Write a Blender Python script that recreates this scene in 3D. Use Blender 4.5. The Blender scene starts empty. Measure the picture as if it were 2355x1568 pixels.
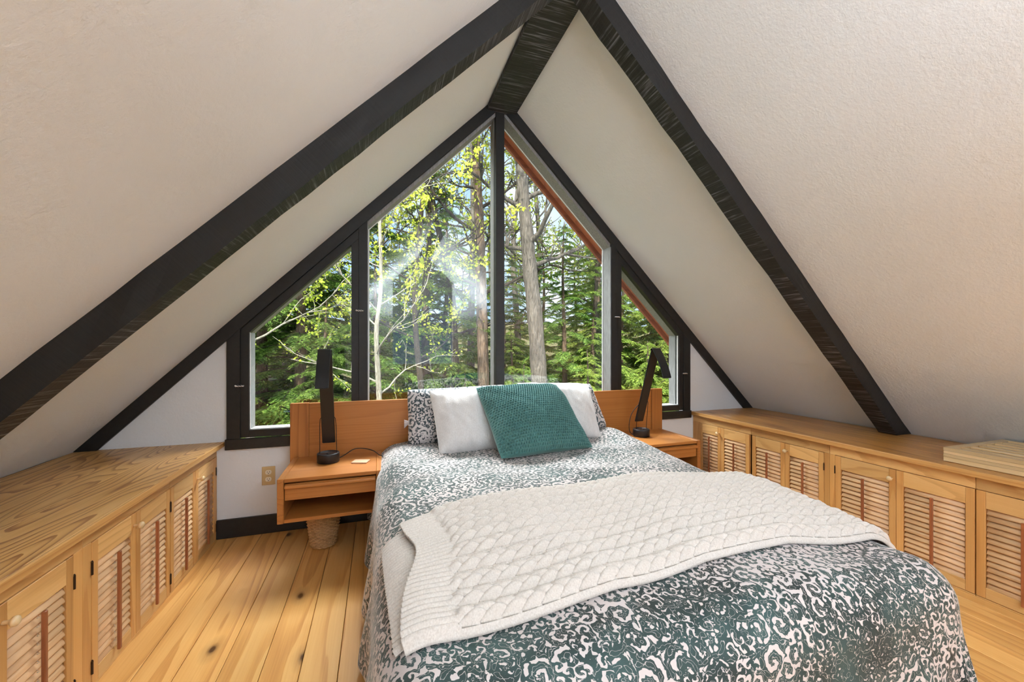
import bpy, bmesh, math, random
import numpy as np
from mathutils import Vector, Matrix

random.seed(7)
rng = np.random.default_rng(7)
SC = bpy.context.scene
COL = SC.collection

# ------------------------------------------------------------------ camera
cam_d = bpy.data.cameras.new('camera')
cam = bpy.data.objects.new('camera', cam_d)
COL.objects.link(cam)
cam_d.sensor_width = 36.0
cam_d.lens = 923.85 / 2355 * 36.0
cam_d.shift_y = 9.4 / 2355
cam_d.clip_start = 0.02
cam.location = (-0.8722, -2.89, 1.18)
cam.rotation_euler = (math.pi / 2, 0, -0.3213)
SC.camera = cam

# ------------------------------------------------------------------ world, sun, lights, exposure
SC.view_settings.view_transform = 'Standard'
SC.view_settings.look = 'None'
SC.view_settings.gamma = 1.0
SC.view_settings.use_curve_mapping = False
SC.view_settings.exposure = 0.65
SC.cycles.use_denoising = True
SC.cycles.max_bounces = 6
SC.cycles.diffuse_bounces = 4
SC.cycles.glossy_bounces = 3
SC.cycles.use_adaptive_sampling = True
SC.cycles.adaptive_threshold = 0.12
SC.cycles.adaptive_min_samples = 16
SC.cycles.transparent_max_bounces = 12
SC.cycles.sample_clamp_indirect = 6.0

world = bpy.data.worlds.new('world')
SC.world = world
world.use_nodes = True
wn = world.node_tree
wn.nodes.clear()
w_out = wn.nodes.new('ShaderNodeOutputWorld')
w_bg = wn.nodes.new('ShaderNodeBackground')
w_tc = wn.nodes.new('ShaderNodeTexCoord')
w_no = wn.nodes.new('ShaderNodeTexNoise')
w_no.inputs['Scale'].default_value = 3.0
w_no.inputs['Detail'].default_value = 5.0
w_rp = wn.nodes.new('ShaderNodeValToRGB')
w_rp.color_ramp.elements[0].position = 0.38
w_rp.color_ramp.elements[0].color = (0.40, 0.62, 1.0, 1)
w_rp.color_ramp.elements[1].position = 0.62
w_rp.color_ramp.elements[1].color = (0.92, 0.96, 1.0, 1)
wn.links.new(w_tc.outputs['Generated'], w_no.inputs['Vector'])
wn.links.new(w_no.outputs['Fac'], w_rp.inputs['Fac'])
wn.links.new(w_rp.outputs['Color'], w_bg.inputs['Color'])
w_bg.inputs['Strength'].default_value = 0.95
wn.links.new(w_bg.outputs['Background'], w_out.inputs['Surface'])

def add_light(name, kind, loc, rot, energy, color=(1, 1, 1), **kw):
    d = bpy.data.lights.new(name, kind)
    d.energy = energy
    d.color = color
    for k, v in kw.items():
        setattr(d, k, v)
    o = bpy.data.objects.new(name, d)
    COL.objects.link(o)
    o.location = loc
    o.rotation_euler = rot
    return o

# afternoon sun from behind the house, lights the woods that face the window
add_light('sun', 'SUN', (0, -6, 9), (math.radians(48), 0, math.radians(-30)), 7.0, (1.0, 0.94, 0.82), angle=math.radians(3))
# added lamp above the eave line, stands in for sky light through the glass
add_light('front_sky_fill', 'AREA', (0.0, 2.7, 6.1), (math.radians(-42), 0, 0), 1800, (0.93, 0.945, 1.0), shape='RECTANGLE', size=6.5, size_y=2.4)
# added fill lamp behind the camera, facing up to bounce off the ceiling
add_light('bounce_fill', 'AREA', (0.0, -4.3, 1.7), (math.radians(180), 0, 0), 108, (0.80, 0.905, 1.0), shape='RECTANGLE', size=1.9, size_y=1.4)

# ------------------------------------------------------------------ helpers
def empty(name, loc=(0, 0, 0), parent=None):
    o = bpy.data.objects.new(name, None)
    o.empty_display_size = 0.05
    COL.objects.link(o)
    o.location = loc
    o.parent = parent
    return o

def tag(o, label, cat, group=None):
    o['label'] = label
    o['category'] = cat
    if group:
        o['group'] = group
    return o

def struct(o, label=None):
    o['kind'] = 'structure'
    if label:
        o['label'] = label
    return o

def link(name, me, mat=None, parent=None, loc=(0, 0, 0), rot=(0, 0, 0)):
    if mat is not None and not me.materials:
        me.materials.append(mat)
    o = bpy.data.objects.new(name, me)
    COL.objects.link(o)
    o.parent = parent
    o.location = loc
    o.rotation_euler = rot
    return o

def fast_mesh(name, V, F, smooth=False, uv=None):
    """V (n,3), F (m,k) with k = 3 or 4"""
    V = np.asarray(V, np.float32)
    F = np.asarray(F, np.int32)
    me = bpy.data.meshes.new(name)
    n, m, k = len(V), len(F), F.shape[1]
    me.vertices.add(n)
    me.vertices.foreach_set('co', V.ravel())
    me.loops.add(m * k)
    me.loops.foreach_set('vertex_index', F.ravel())
    me.polygons.add(m)
    me.polygons.foreach_set('loop_start', np.arange(0, m * k, k, dtype=np.int32))
    if uv is not None:
        l = me.uv_layers.new(name='UVMap')
        l.data.foreach_set('uv', np.asarray(uv, np.float32)[F.ravel()].ravel())
    me.update(calc_edges=True)
    me.polygons.foreach_set('use_smooth', np.full(m, smooth))
    me.validate()
    return me

def grid_faces(nu, nv, off=0, flip=False, wrap_u=False):
    iu = np.arange(nu if wrap_u else nu - 1)
    iv = np.arange(nv - 1)
    A, B = np.meshgrid(iu, iv, indexing='ij')
    A2 = (A + 1) % nu
    a = A * nv + B
    b = A2 * nv + B
    c = A2 * nv + B + 1
    d = A * nv + B + 1
    f = np.stack([a, b, c, d], -1).reshape(-1, 4) + off
    return f[:, ::-1] if flip else f

def bm_mesh(name, bm, smooth=False):
    me = bpy.data.meshes.new(name)
    bmesh.ops.recalc_face_normals(bm, faces=bm.faces)
    bm.to_mesh(me)
    bm.free()
    if smooth:
        me.polygons.foreach_set('use_smooth', np.full(len(me.polygons), True))
    return me

BOX = {}
def box_mesh(size, bev=0.0, mat=None, seg=1):
    key = (tuple(round(s, 5) for s in size), round(bev, 5), mat.name if mat else '', seg)
    if key not in BOX:
        bm = bmesh.new()
        bmesh.ops.create_cube(bm, size=1.0)
        bmesh.ops.scale(bm, vec=size, verts=bm.verts)
        if bev > 0:
            bmesh.ops.bevel(bm, geom=list(bm.edges), offset=bev, segments=seg, affect='EDGES', profile=0.5)
        me = bm_mesh('box', bm)
        if mat:
            me.materials.append(mat)
        BOX[key] = me
    return BOX[key]

def box(name, lo, hi, mat, parent=None, bev=0.0, seg=1, base=(0, 0, 0)):
    """box from corner to corner in the frame of its parent (given by base in world)"""
    size = tuple(abs(hi[i] - lo[i]) for i in range(3))
    c = tuple((hi[i] + lo[i]) / 2 - base[i] for i in range(3))
    return link(name, box_mesh(size, bev, mat, seg), None, parent, c)

def prism_bm(bm, poly, a0, a1, axis='Y'):
    """extrude a polygon; axis Y: poly = (x,z); axis X: poly=(y,z); axis Z: poly=(x,y)"""
    def P(p, a):
        if axis == 'Y': return (p[0], a, p[1])
        if axis == 'X': return (a, p[0], p[1])
        return (p[0], p[1], a)
    v0 = [bm.verts.new(P(p, a0)) for p in poly]
    v1 = [bm.verts.new(P(p, a1)) for p in poly]
    bm.faces.new(v0)
    bm.faces.new(v1[::-1])
    n = len(poly)
    for i in range(n):
        bm.faces.new((v0[i], v1[i], v1[(i + 1) % n], v0[(i + 1) % n]))

def prism(name, polys, a0, a1, mat, parent=None, axis='Y', bev=0.0, center=True):
    bm = bmesh.new()
    for p in polys:
        prism_bm(bm, p, a0, a1, axis)
    if bev:
        bmesh.ops.recalc_face_normals(bm, faces=bm.faces)
        bmesh.ops.bevel(bm, geom=list(bm.edges), offset=bev, segments=1, affect='EDGES')
    c = Vector((0, 0, 0))
    if center:
        vs = [v.co for v in bm.verts]
        c = Vector([(min(v[i] for v in vs) + max(v[i] for v in vs)) / 2 for i in range(3)])
        bmesh.ops.translate(bm, vec=-c, verts=bm.verts)
    me = bm_mesh(name, bm)
    return link(name, me, mat, parent, c)

def lathe_mesh(prof, n=32, cap=True):
    V, F = [], []
    m = len(prof)
    for i in range(n):
        a = 2 * math.pi * i / n
        for r, z in prof:
            V.append((r * math.cos(a), r * math.sin(a), z))
    for i in range(n):
        j = (i + 1) % n
        for k in range(m - 1):
            F.append((i * m + k, j * m + k, j * m + k + 1, i * m + k + 1))
    me = bpy.data.meshes.new('lathe')
    if cap:
        F.append(tuple(i * m for i in range(n))[::-1])
        F.append(tuple(i * m + m - 1 for i in range(n)))
    me.from_pydata(V, [], F)
    me.update()
    for p in me.polygons:
        p.use_smooth = len(p.vertices) == 4
    return me

def frames(pts):
    pts = np.asarray(pts, float)
    T = np.gradient(pts, axis=0)
    T /= np.linalg.norm(T, axis=1)[:, None] + 1e-9
    ref = np.array([0, 0, 1.0])
    if abs(T[0] @ ref) > 0.9:
        ref = np.array([1.0, 0, 0])
    N = np.cross(T, ref)
    N /= np.linalg.norm(N, axis=1)[:, None] + 1e-9
    B = np.cross(T, N)
    return pts, T, N, B

def tube_arrays(pts, rad, sides=8, off=0):
    pts, T, N, B = frames(pts)
    rad = np.broadcast_to(np.asarray(rad, float), (len(pts),))
    a = np.arange(sides) * 2 * math.pi / sides
    ring = np.cos(a)[:, None, None] * N[None] + np.sin(a)[:, None, None] * B[None]
    V = pts[None] + ring * rad[None, :, None]          # (sides, n, 3)
    F = grid_faces(sides, len(pts), off, wrap_u=True)
    return V.reshape(-1, 3), F

def tubes_mesh(name, paths, smooth=True):
    Vs, Fs, off = [], [], 0
    for pts, rad, sides in paths:
        V, F = tube_arrays(pts, rad, sides, off)
        Vs.append(V)
        Fs.append(F)
        off += len(V)
    return fast_mesh(name, np.concatenate(Vs), np.concatenate(Fs), smooth)

def wavenoise(x, y, seed, freq, octaves=3, gain=0.5):
    r = np.random.default_rng(seed)
    out = np.zeros_like(x)
    amp = 1.0
    for o in range(octaves):
        s = np.zeros_like(x)
        for k in range(7):
            a = r.uniform(0, 2 * math.pi)
            f = freq * r.uniform(0.6, 1.5) * 2 ** o
            s += np.sin((x * math.cos(a) + y * math.sin(a)) * f + r.uniform(0, 6.28))
        out += amp * s / 7 ** 0.5
        amp *= gain
    return out

def sstep(a, b, x):
    t = np.clip((x - a) / (b - a), 0, 1)
    return t * t * (3 - 2 * t)

# ------------------------------------------------------------------ materials
class Mat:
    def __init__(self, name):
        self.m = bpy.data.materials.new(name)
        self.m.use_nodes = True
        self.t = self.m.node_tree
        self.b = self.t.nodes['Principled BSDF']
        self.o = self.t.nodes['Material Output']
    def n(self, typ, ins=None, **props):
        nd = self.t.nodes.new(typ)
        for k, v in props.items():
            setattr(nd, k, v)
        for k, v in (ins or {}).items():
            self.set(nd.inputs[k], v)
        return nd
    def set(self, sock, v):
        if isinstance(v, bpy.types.NodeSocket):
            self.t.links.new(v, sock)
        elif isinstance(v, (tuple, list)) and len(v) == 3 and sock.type == 'RGBA':
            sock.default_value = (*v, 1)
        else:
            sock.default_value = v
    def p(self, **kw):
        for k, v in kw.items():
            self.set(self.b.inputs[k.replace('_', ' ')], v)
        return self
    def math(self, op, a, b=0.0, c=0.0):
        nd = self.n('ShaderNodeMath', {0: a, 1: b, 2: c}, operation=op)
        return nd.outputs[0]
    def vmath(self, op, a, b=(0, 0, 0)):
        nd = self.n('ShaderNodeVectorMath', {0: a, 1: b}, operation=op)
        return nd.outputs['Value'] if op in ('LENGTH', 'DOT_PRODUCT') else nd.outputs['Vector']
    def ramp(self, fac, stops, interp='LINEAR'):
        nd = self.n('ShaderNodeValToRGB', {'Fac': fac})
        cr = nd.color_ramp
        cr.interpolation = interp
        while len(cr.elements) < len(stops):
            cr.elements.new(0.5)
        for e, (pos, col) in zip(cr.elements, stops):
            e.position = pos
            e.color = (*col, 1) if len(col) == 3 else col
        return nd.outputs['Color']
    def noise(self, vec, scale, detail=3.0, rough=0.5, dist=0.0):
        nd = self.n('ShaderNodeTexNoise', {'Vector': vec, 'Scale': scale, 'Detail': detail, 'Roughness': rough, 'Distortion': dist})
        return nd.outputs['Fac']
    def mix(self, fac, a, b, blend='MIX'):
        nd = self.n('ShaderNodeMix', None, data_type='RGBA', blend_type=blend)
        self.set(nd.inputs[0], fac)
        self.set(nd.inputs[6], a)
        self.set(nd.inputs[7], b)
        return nd.outputs[2]
    def bump(self, height, strength=0.3, dist=0.01):
        nd = self.n('ShaderNodeBump', {'Height': height, 'Strength': strength, 'Distance': dist})
        self.t.links.new(nd.outputs['Normal'], self.b.inputs['Normal'])
    def obj(self, scale=(1, 1, 1), rand=7.0):
        tc = self.n('ShaderNodeTexCoord')
        v = tc.outputs['Object']
        if rand:
            oi = self.n('ShaderNodeObjectInfo')
            r = self.math('MULTIPLY', oi.outputs['Random'], rand)
            cb = self.n('ShaderNodeCombineXYZ', {0: r, 1: self.math('MULTIPLY', r, 1.7), 2: self.math('MULTIPLY', r, 0.6)})
            v = self.vmath('ADD', v, cb.outputs[0])
            self.rnd = oi.outputs['Random']
        return self.vmath('MULTIPLY', v, scale)

def plain(name, col, rough=0.5, **kw):
    m = Mat(name)
    m.p(Base_Color=col, Roughness=rough, **kw)
    return m.m

def wood(name, dark, mid, light, axis='Y', freq=26.0, stretch=0.10, contrast=0.6, rough=0.42, knots=0.0, tint=0.16, coat=0.0, fine=140.0, warp=1.1, lin=0.45):
    m = Mat(name)
    ax = 'XYZ'.index(axis)
    s = [1.0, 1.0, 1.0]
    s[ax] = stretch
    v = m.obj(tuple(s))
    # figure of the wood: contour bands of a field drawn out along the grain
    big = m.noise(v, 4.0, 1.5, 0.45)
    warp1 = m.noise(v, 16.0, 3.0, 0.55)
    sep = m.n('ShaderNodeSeparateXYZ', {0: v})
    cross = m.math('ADD', sep.outputs[(ax + 2) % 3], sep.outputs[(ax + 1) % 3])
    ph = m.math('ADD', m.math('MULTIPLY', cross, freq * lin), m.math('MULTIPLY', big, freq * warp * 0.5))
    ph = m.math('ADD', ph, m.math('MULTIPLY', warp1, 0.55))
    band = m.math('FRACT', ph)
    # early wood fades into a sharp late-wood line
    band = m.ramp(band, [(0.0, (0.0, 0.0, 0.0)), (0.62, (0.35, 0.35, 0.35)), (0.86, (1, 1, 1)), (0.97, (0.9, 0.9, 0.9)), (1.0, (0, 0, 0))])
    fs = [1.0, 1.0, 1.0]
    fs[ax] = 0.22
    fib = m.noise(m.vmath('MULTIPLY', v, tuple(fs)), fine, 2.0, 0.6)
    blot = m.noise(v, 2.1, 2.0)
    g = m.math('ADD', m.math('MULTIPLY', band, contrast), m.math('MULTIPLY', fib, 0.40))
    g = m.math('ADD', g, m.math('MULTIPLY', blot, 0.35))
    col = m.ramp(g, [(0.22, light), (0.55, mid), (1.0, dark)])
    if knots:
        kv = m.obj(tuple(1.0 if a != ax else 0.55 for a in range(3)))
        vo = m.n('ShaderNodeTexVoronoi', {'Vector': kv, 'Scale': knots, 'Randomness': 1.0}, voronoi_dimensions='2D')
        d = m.math('ADD', vo.outputs['Distance'], m.math('MULTIPLY', m.math('SUBTRACT', m.noise(kv, 26.0), 0.5), 0.05))
        k = m.ramp(d, [(0.026, (1, 1, 1)), (0.045, (0.6, 0.6, 0.6)), (0.075, (0.25, 0.25, 0.25)), (0.16, (0, 0, 0))])
        ksel = m.math('GREATER_THAN', m.n('ShaderNodeSeparateColor', {0: vo.outputs['Color']}).outputs[0], 0.5)
        col = m.mix(m.math('MULTIPLY', k, ksel), col, tuple(c * 0.22 for c in dark))
    if tint:
        hv = m.n('ShaderNodeHueSaturation', {'Hue': 0.5, 'Saturation': 1.0, 'Value': m.math('MULTIPLY_ADD', m.rnd, 2 * tint, 1 - tint), 'Color': col})
        col = hv.outputs[0]
    m.p(Base_Color=col, Roughness=rough, Coat_Weight=coat, Coat_Roughness=0.25)
    return m.m

def mat_plaster():
    m = Mat('white_plaster')
    v = m.obj(rand=0)
    a = m.noise(v, 55.0, 4.0, 0.65)
    b = m.noise(v, 1.3, 2.0)
    m.p(Base_Color=m.ramp(b, [(0.3, (0.752, 0.757, 0.768)), (0.7, (0.80, 0.808, 0.82))]), Roughness=0.9)
    m.bump(a, 0.35, 0.006)
    return m.m

def mat_beam(name='black_beam', axis='Y', amt=1.0):
    m = Mat(name)
    s = [6.0, 6.0, 6.0]
    v = m.obj()
    s = [4.0] * 3
    s['XYZ'.index(axis)] = 90.0
    saw = m.noise(m.vmath('MULTIPLY', v, tuple(s)), 1.0, 3.0, 0.6)
    rub = m.noise(v, 3.5, 4.0, 0.6)
    s2 = [60.0] * 3
    s2['XYZ'.index(axis)] = 4.0
    fib = m.noise(m.vmath('MULTIPLY', v, tuple(s2)), 1.0, 3.0, 0.6)
    f = m.math('MULTIPLY', m.math('SUBTRACT', saw, 0.42), m.math('MULTIPLY', rub, 3.0 * amt))
    col = m.ramp(f, [(0.0, (0.0095, 0.0088, 0.0085)), (0.22, (0.019, 0.0175, 0.017)), (0.50, (0.15, 0.148, 0.168))])
    m.p(Base_Color=col, Roughness=0.55)
    m.bump(m.math('ADD', m.math('MULTIPLY', saw, 1.2 * amt), m.math('MULTIPLY', fib, 0.5)), 0.5, 0.006)
    return m.m

PLASTER = mat_plaster()
BEAM_X = mat_beam('black_beam_rough', 'X', 1.25)
BEAM_S = mat_beam('black_beam_planed', 'X', 0.22)
BEAM_Y = mat_beam('black_ridge_rough', 'Y', 1.2)
TRIM = Mat('black_painted_trim')
TRIM.p(Base_Color=TRIM.ramp(TRIM.noise(TRIM.obj(), 40, 3), [(0.3, (0.0105, 0.0098, 0.0095)), (0.8, (0.018, 0.017, 0.0165))]), Roughness=0.5)
TRIM = TRIM.m
JAMB = Mat('grey_weathered_jamb')
JAMB.p(Base_Color=JAMB.ramp(JAMB.noise(JAMB.obj((8, 8, 1.2)), 14, 4), [(0.3, (0.20, 0.195, 0.19)), (0.75, (0.33, 0.325, 0.32))]), Roughness=0.6)
JAMB = JAMB.m
FLOOR_W = wood('honey_pine_floor', (0.46, 0.180, 0.043), (0.72, 0.365, 0.105), (0.83, 0.485, 0.168), 'Y', freq=22, stretch=0.09, contrast=0.34, rough=0.33, knots=3.4, tint=0.11, coat=0.25)
TOP_W = wood('fir_worktop', (0.30, 0.115, 0.028), (0.63, 0.335, 0.105), (0.76, 0.46, 0.175), 'Y', freq=34, stretch=0.17, contrast=0.56, rough=0.38, tint=0.08, coat=0.15, warp=1.5, lin=0.30)
TOP_R = wood('fir_worktop_amber', (0.24, 0.085, 0.018), (0.50, 0.225, 0.056), (0.62, 0.315, 0.092), 'Y', freq=40, stretch=0.05, contrast=0.5, rough=0.33, tint=0.10, coat=0.2, warp=0.9)
NOSE_W = wood('fir_worktop_nosing', (0.42, 0.17, 0.045), (0.62, 0.315, 0.095), (0.72, 0.41, 0.145), 'Y', freq=60, stretch=0.02, contrast=0.30, rough=0.38, tint=0.05, coat=0.15)
PINE_Z = wood('pine_stile', (0.42, 0.175, 0.045), (0.62, 0.305, 0.090), (0.70, 0.385, 0.130), 'Z', freq=20, stretch=0.08, contrast=0.30, rough=0.45)
PINE_Y = wood('pine_rail', (0.48, 0.23, 0.070), (0.68, 0.385, 0.135), (0.75, 0.46, 0.185), 'Y', freq=22, stretch=0.14, contrast=0.34, rough=0.45, warp=1.4)
SLAT_W = wood('pine_slat', (0.54, 0.28, 0.120), (0.76, 0.46, 0.235), (0.82, 0.55, 0.31), 'Y', freq=26, stretch=0.08, contrast=0.28, rough=0.45, tint=0.09)
ROD_W = wood('red_brown_tilt_rod', (0.22, 0.060, 0.020), (0.33, 0.100, 0.034), (0.41, 0.140, 0.050), 'Z', freq=30, stretch=0.05, contrast=0.3, rough=0.4)
TEAK_X = wood('teak_long_grain', (0.31, 0.100, 0.020), (0.46, 0.165, 0.034), (0.53, 0.21, 0.050), 'X', freq=34, stretch=0.05, contrast=0.22, rough=0.38, tint=0.05, coat=0.12, fine=220)
TEAK_Z = wood('teak_upright_grain', (0.26, 0.08, 0.018), (0.43, 0.155, 0.034), (0.52, 0.21, 0.050), 'Z', freq=40, stretch=0.05, contrast=0.35, rough=0.38, tint=0.05, coat=0.12, fine=220)
TEAK_Y = wood('teak_side_grain', (0.27, 0.085, 0.018), (0.43, 0.155, 0.034), (0.52, 0.21, 0.050), 'Y', freq=40, stretch=0.06, contrast=0.3, rough=0.38, tint=0.05, coat=0.12, fine=220)
PALE_PINE = wood('pale_pine', (0.56, 0.35, 0.15), (0.70, 0.48, 0.24), (0.78, 0.57, 0.32), 'Y', freq=22, stretch=0.07, contrast=0.4, rough=0.4, coat=0.6)
RED_W = wood('red_stained_soffit', (0.26, 0.055, 0.02), (0.40, 0.095, 0.035), (0.50, 0.14, 0.055), 'X', freq=14, stretch=0.1, contrast=0.4, rough=0.6)
BLACK_P = plain('black_plastic', (0.012, 0.013, 0.015), 0.38)
BLACK_M = plain('black_satin_metal', (0.010, 0.010, 0.011), 0.35, Metallic=0.2)
BLACK_R = plain('black_rubber_cord', (0.012, 0.012, 0.012), 0.6)
STEEL = plain('bright_steel', (0.75, 0.75, 0.75), 0.25, Metallic=1.0)
STAPLE = plain('steel_staple', (0.8, 0.8, 0.8), 0.3, Metallic=1.0)
BRONZE = plain('dark_bronze_hinge', (0.05, 0.03, 0.018), 0.45, Metallic=0.7)
BEADW = plain('white_glazing_bead', (0.82, 0.83, 0.82), 0.5)
IVORY = plain('ivory_plate', (0.62, 0.45, 0.22), 0.4)
IVORY2 = plain('pale_receptacle', (0.78, 0.72, 0.58), 0.4)
SLOT = plain('dark_slot', (0.02, 0.018, 0.015), 0.6)
CORK = plain('pale_coaster', (0.62, 0.36, 0.21), 0.6)
DARKIN = plain('dark_cupboard_inside', (0.10, 0.055, 0.022), 0.8)

def mat_glass():
    m = Mat('window_glass')
    tr = m.n('ShaderNodeBsdfTransparent', {'Color': (0.94, 0.97, 0.95)})
    gl = m.n('ShaderNodeBsdfGlossy', {'Color': (1, 1, 1), 'Roughness': 0.01})
    lw = m.n('ShaderNodeLayerWeight', {'Blend': 0.5})
    f = m.math('MULTIPLY_ADD', m.math('POWER', lw.outputs['Facing'], 5.0), 0.90, 0.045)
    mx = m.n('ShaderNodeMixShader', {0: f, 1: tr.outputs[0], 2: gl.outputs[0]})
    m.t.links.new(mx.outputs[0], m.o.inputs['Surface'])
    return m.m
GLASS = mat_glass()
# ------------------------------------------------------------------ room shell
ZR = 3.061                      # ridge line of the ceiling planes, both slopes 45 degrees
YB = -5.2                       # rear gable
def roof_z(x): return ZR - abs(x)

for side, s in (('left', -1), ('right', 1)):
    o = prism('ceiling_' + side, [[(0, ZR), (s * 3.16, ZR - 3.16), (s * 3.30, ZR - 3.16), (0, ZR + 0.14)]], YB, 0.13, PLASTER, center=False)
    struct(o, 'sloping white textured plaster ceiling on the %s' % side)

floor = struct(prism('floor', [[(-3.1, -0.10), (3.1, -0.10), (3.1, -0.022), (-3.1, -0.022)]], YB, 0.1, DARKIN, center=False), 'wide honey pine floorboards')
edges = [-1.97, -1.83, -1.70, -1.563, -1.415, -1.275, -1.142, -1.010]
while edges[-1] < 1.95:
    edges.append(edges[-1] + random.choice((0.13, 0.137, 0.142, 0.15)))
for a, b in zip(edges[:-1], edges[1:]):
    box('floor_plank', (a + 0.0012, YB, -0.022), (b - 0.0012, -0.001, random.uniform(-0.0012, 0.0)), FLOOR_W, floor, bev=0.0018)

def gable_pieces(y):
    return [[(-1.75, 0), (-1.75, roof_z(1.75)), (-3.06, 0.001), (-3.06, 0)],
            [(1.745, 0), (3.06, 0), (3.06, 0.001), (1.745, roof_z(1.745))],
            [(-1.75, 0), (1.745, 0), (1.745, 0.56), (-1.75, 0.56)]]
struct(prism('wall_front', gable_pieces(0), 0.0, 0.12, PLASTER, center=False), 'white plaster gable wall below and beside the windows')
struct(prism('wall_back', [[(-3.06, 0), (3.06, 0), (3.06, 0.001), (2.26, 0.80), (-2.26, 0.80), (-3.06, 0.001)], [(-2.26, 0.80), (-0.6, 0.80), (-0.6, roof_z(0.6))], [(0.6, 0.80), (2.26, 0.80), (0.6, roof_z(0.6))]], YB - 0.12, YB, PLASTER, center=False), 'rear gable wall behind the viewer')
struct(box('baseboard_front', (-1.805, -0.016, 0), (1.79, 0, 0.114), TRIM, bev=0.002), 'black baseboard under the window')

# ridge beam and the pair of rafters
o = prism('ridge_beam', [[(-0.108, 2.915), (0.112, 2.915), (0.112, 2.96), (0.0, ZR + 0.02), (-0.108, 2.96)]], -4.9, -0.005, BEAM_Y)
tag(o, 'rough black ridge beam running along the peak of the ceiling', 'beam')
def rafter(s):
    d = 0.097 * math.sqrt(2)
    bm = bmesh.new()
    n = 26
    rr = random.Random(11 + s)
    # rough hewn: the lower edges wander a little
    rings = []
    for i in range(n + 1):
        t = i / n
        x0 = 0.0 + t * 2.47
        z0 = ZR - x0
        j = lambda: rr.uniform(-0.0035, 0.0035)
        zt = z0 + 0.012
        zb = z0 - d
        pts = [(s * x0, -1.205 + j(), zt), (s * x0, -1.205 + j(), zb + j()), (s * x0, -1.100 + j(), zb + j()), (s * x0, -1.100 + j(), zt)]
        pts = [(p[0], p[1], max(p[2], 0.594)) if False else p for p in pts]
        rings.append([bm.verts.new(p) for p in pts])
    for a, b in zip(rings[:-1], rings[1:]):
        for k in range(4):
            bm.faces.new((a[k], a[(k + 1) % 4], b[(k + 1) % 4], b[k]))
    bm.faces.new(rings[0])
    bm.faces.new(rings[-1][::-1])
    # cut the foot level with the cabinet top
    geom = list(bm.verts) + list(bm.edges) + list(bm.faces)
    r = bmesh.ops.bisect_plane(bm, geom=geom, plane_co=(0, 0, 0.594), plane_no=(0, 0, -1), clear_outer=True)
    ed = [e for e in r['geom_cut'] if isinstance(e, bmesh.types.BMEdge)]
    bmesh.ops.contextual_create(bm, geom=ed)
    bmesh.ops.recalc_face_normals(bm, faces=bm.faces)
    # rotate into a frame whose X runs along the beam so the saw marks cross it
    M = Matrix.Rotation(math.radians(45 * s), 4, 'Y')
    c = Vector((s * 1.2, -1.15, ZR - 1.2))
    bmesh.ops.translate(bm, vec=-c, verts=bm.verts)
    bmesh.ops.transform(bm, matrix=M.inverted(), verts=bm.verts)
    me = bm_mesh('rafter', bm)
    me.materials.append(BEAM_S)
    me.materials.append(BEAM_X)
    for pl in me.polygons:
        pl.material_index = 1 if abs(pl.normal.z) > 0.7 else 0
    o = link('rafter', me, None, None, c)
    o.rotation_euler = (0, math.radians(45 * s), 0)
    return o
tag(rafter(-1), 'rough black rafter rising over the left side of the room to the ridge', 'beam')
tag(rafter(1), 'rough black rafter on the right whose foot stands on the cabinet top', 'beam')

# ------------------------------------------------------------------ gable window
RK = 0.072 * math.sqrt(2)       # rake trim, measured vertically
def band(x0, x1, p0, p1):
    """strip under the roof line between two vertical offsets, for one side (x0..x1 same sign)"""
    return [(x0, roof_z(x0) - p0), (x1, roof_z(x1) - p0), (x1, roof_z(x1) - p1), (x0, roof_z(x0) - p1)]
struct(prism('trim_1', [band(-2.47, -0.0, 0.0, RK)], -0.022, 0.0, TRIM, bev=0.0015), 'black rake trim board down the left slope of the gable')
struct(prism('trim_2', [band(0.0, 2.47, 0.0, RK)], -0.022, 0.0, TRIM, bev=0.0015), 'black rake trim board down the right slope of the gable')
struct(prism('trim_3', [[(-1.75, 0.604), (-1.679, 0.604), (-1.679, roof_z(1.679) - RK), (-1.75, roof_z(1.75) - RK)]], -0.021, 0.0, TRIM, bev=0.0015), 'black upright trim at the left end of the window')
struct(prism('trim_4', [[(1.745, 0.604), (1.674, 0.604), (1.674, roof_z(1.674) - RK), (1.745, roof_z(1.745) - RK)]], -0.021, 0.0, TRIM, bev=0.0015), 'black upright trim at the right end of the window')
struct(box('trim_5', (-1.757, -0.027, 0.540), (1.752, 0.0, 0.604), TRIM, bev=0.002), 'black sill trim under the whole window')
struct(prism('trim_6', [[(-0.996, 0.604), (-0.942, 0.604), (-0.942, roof_z(0.942) - RK), (-0.996, roof_z(0.996) - RK)]], -0.020, 0.125, TRIM, bev=0.0015), 'black post between the left casement and the tall left pane')
struct(prism('trim_7', [[(0.944, 0.604), (0.998, 0.604), (0.998, roof_z(0.998) - RK), (0.944, roof_z(0.944) - RK)]], -0.020, 0.125, TRIM, bev=0.0015), 'black post between the tall right pane and the right casement')
struct(prism('trim_8', [[(-0.042, 0.604), (0.024, 0.604), (0.024, 2.915), (-0.042, 2.915)]], -0.018, 0.125, TRIM, bev=0.0015), 'black centre mullion rising to the ridge')

def latch(parent, loc, base, rz=0.0):
    L = empty('latch', (loc[0] - base[0], loc[1] - base[1], loc[2] - base[2]), parent)
    return L

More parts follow.
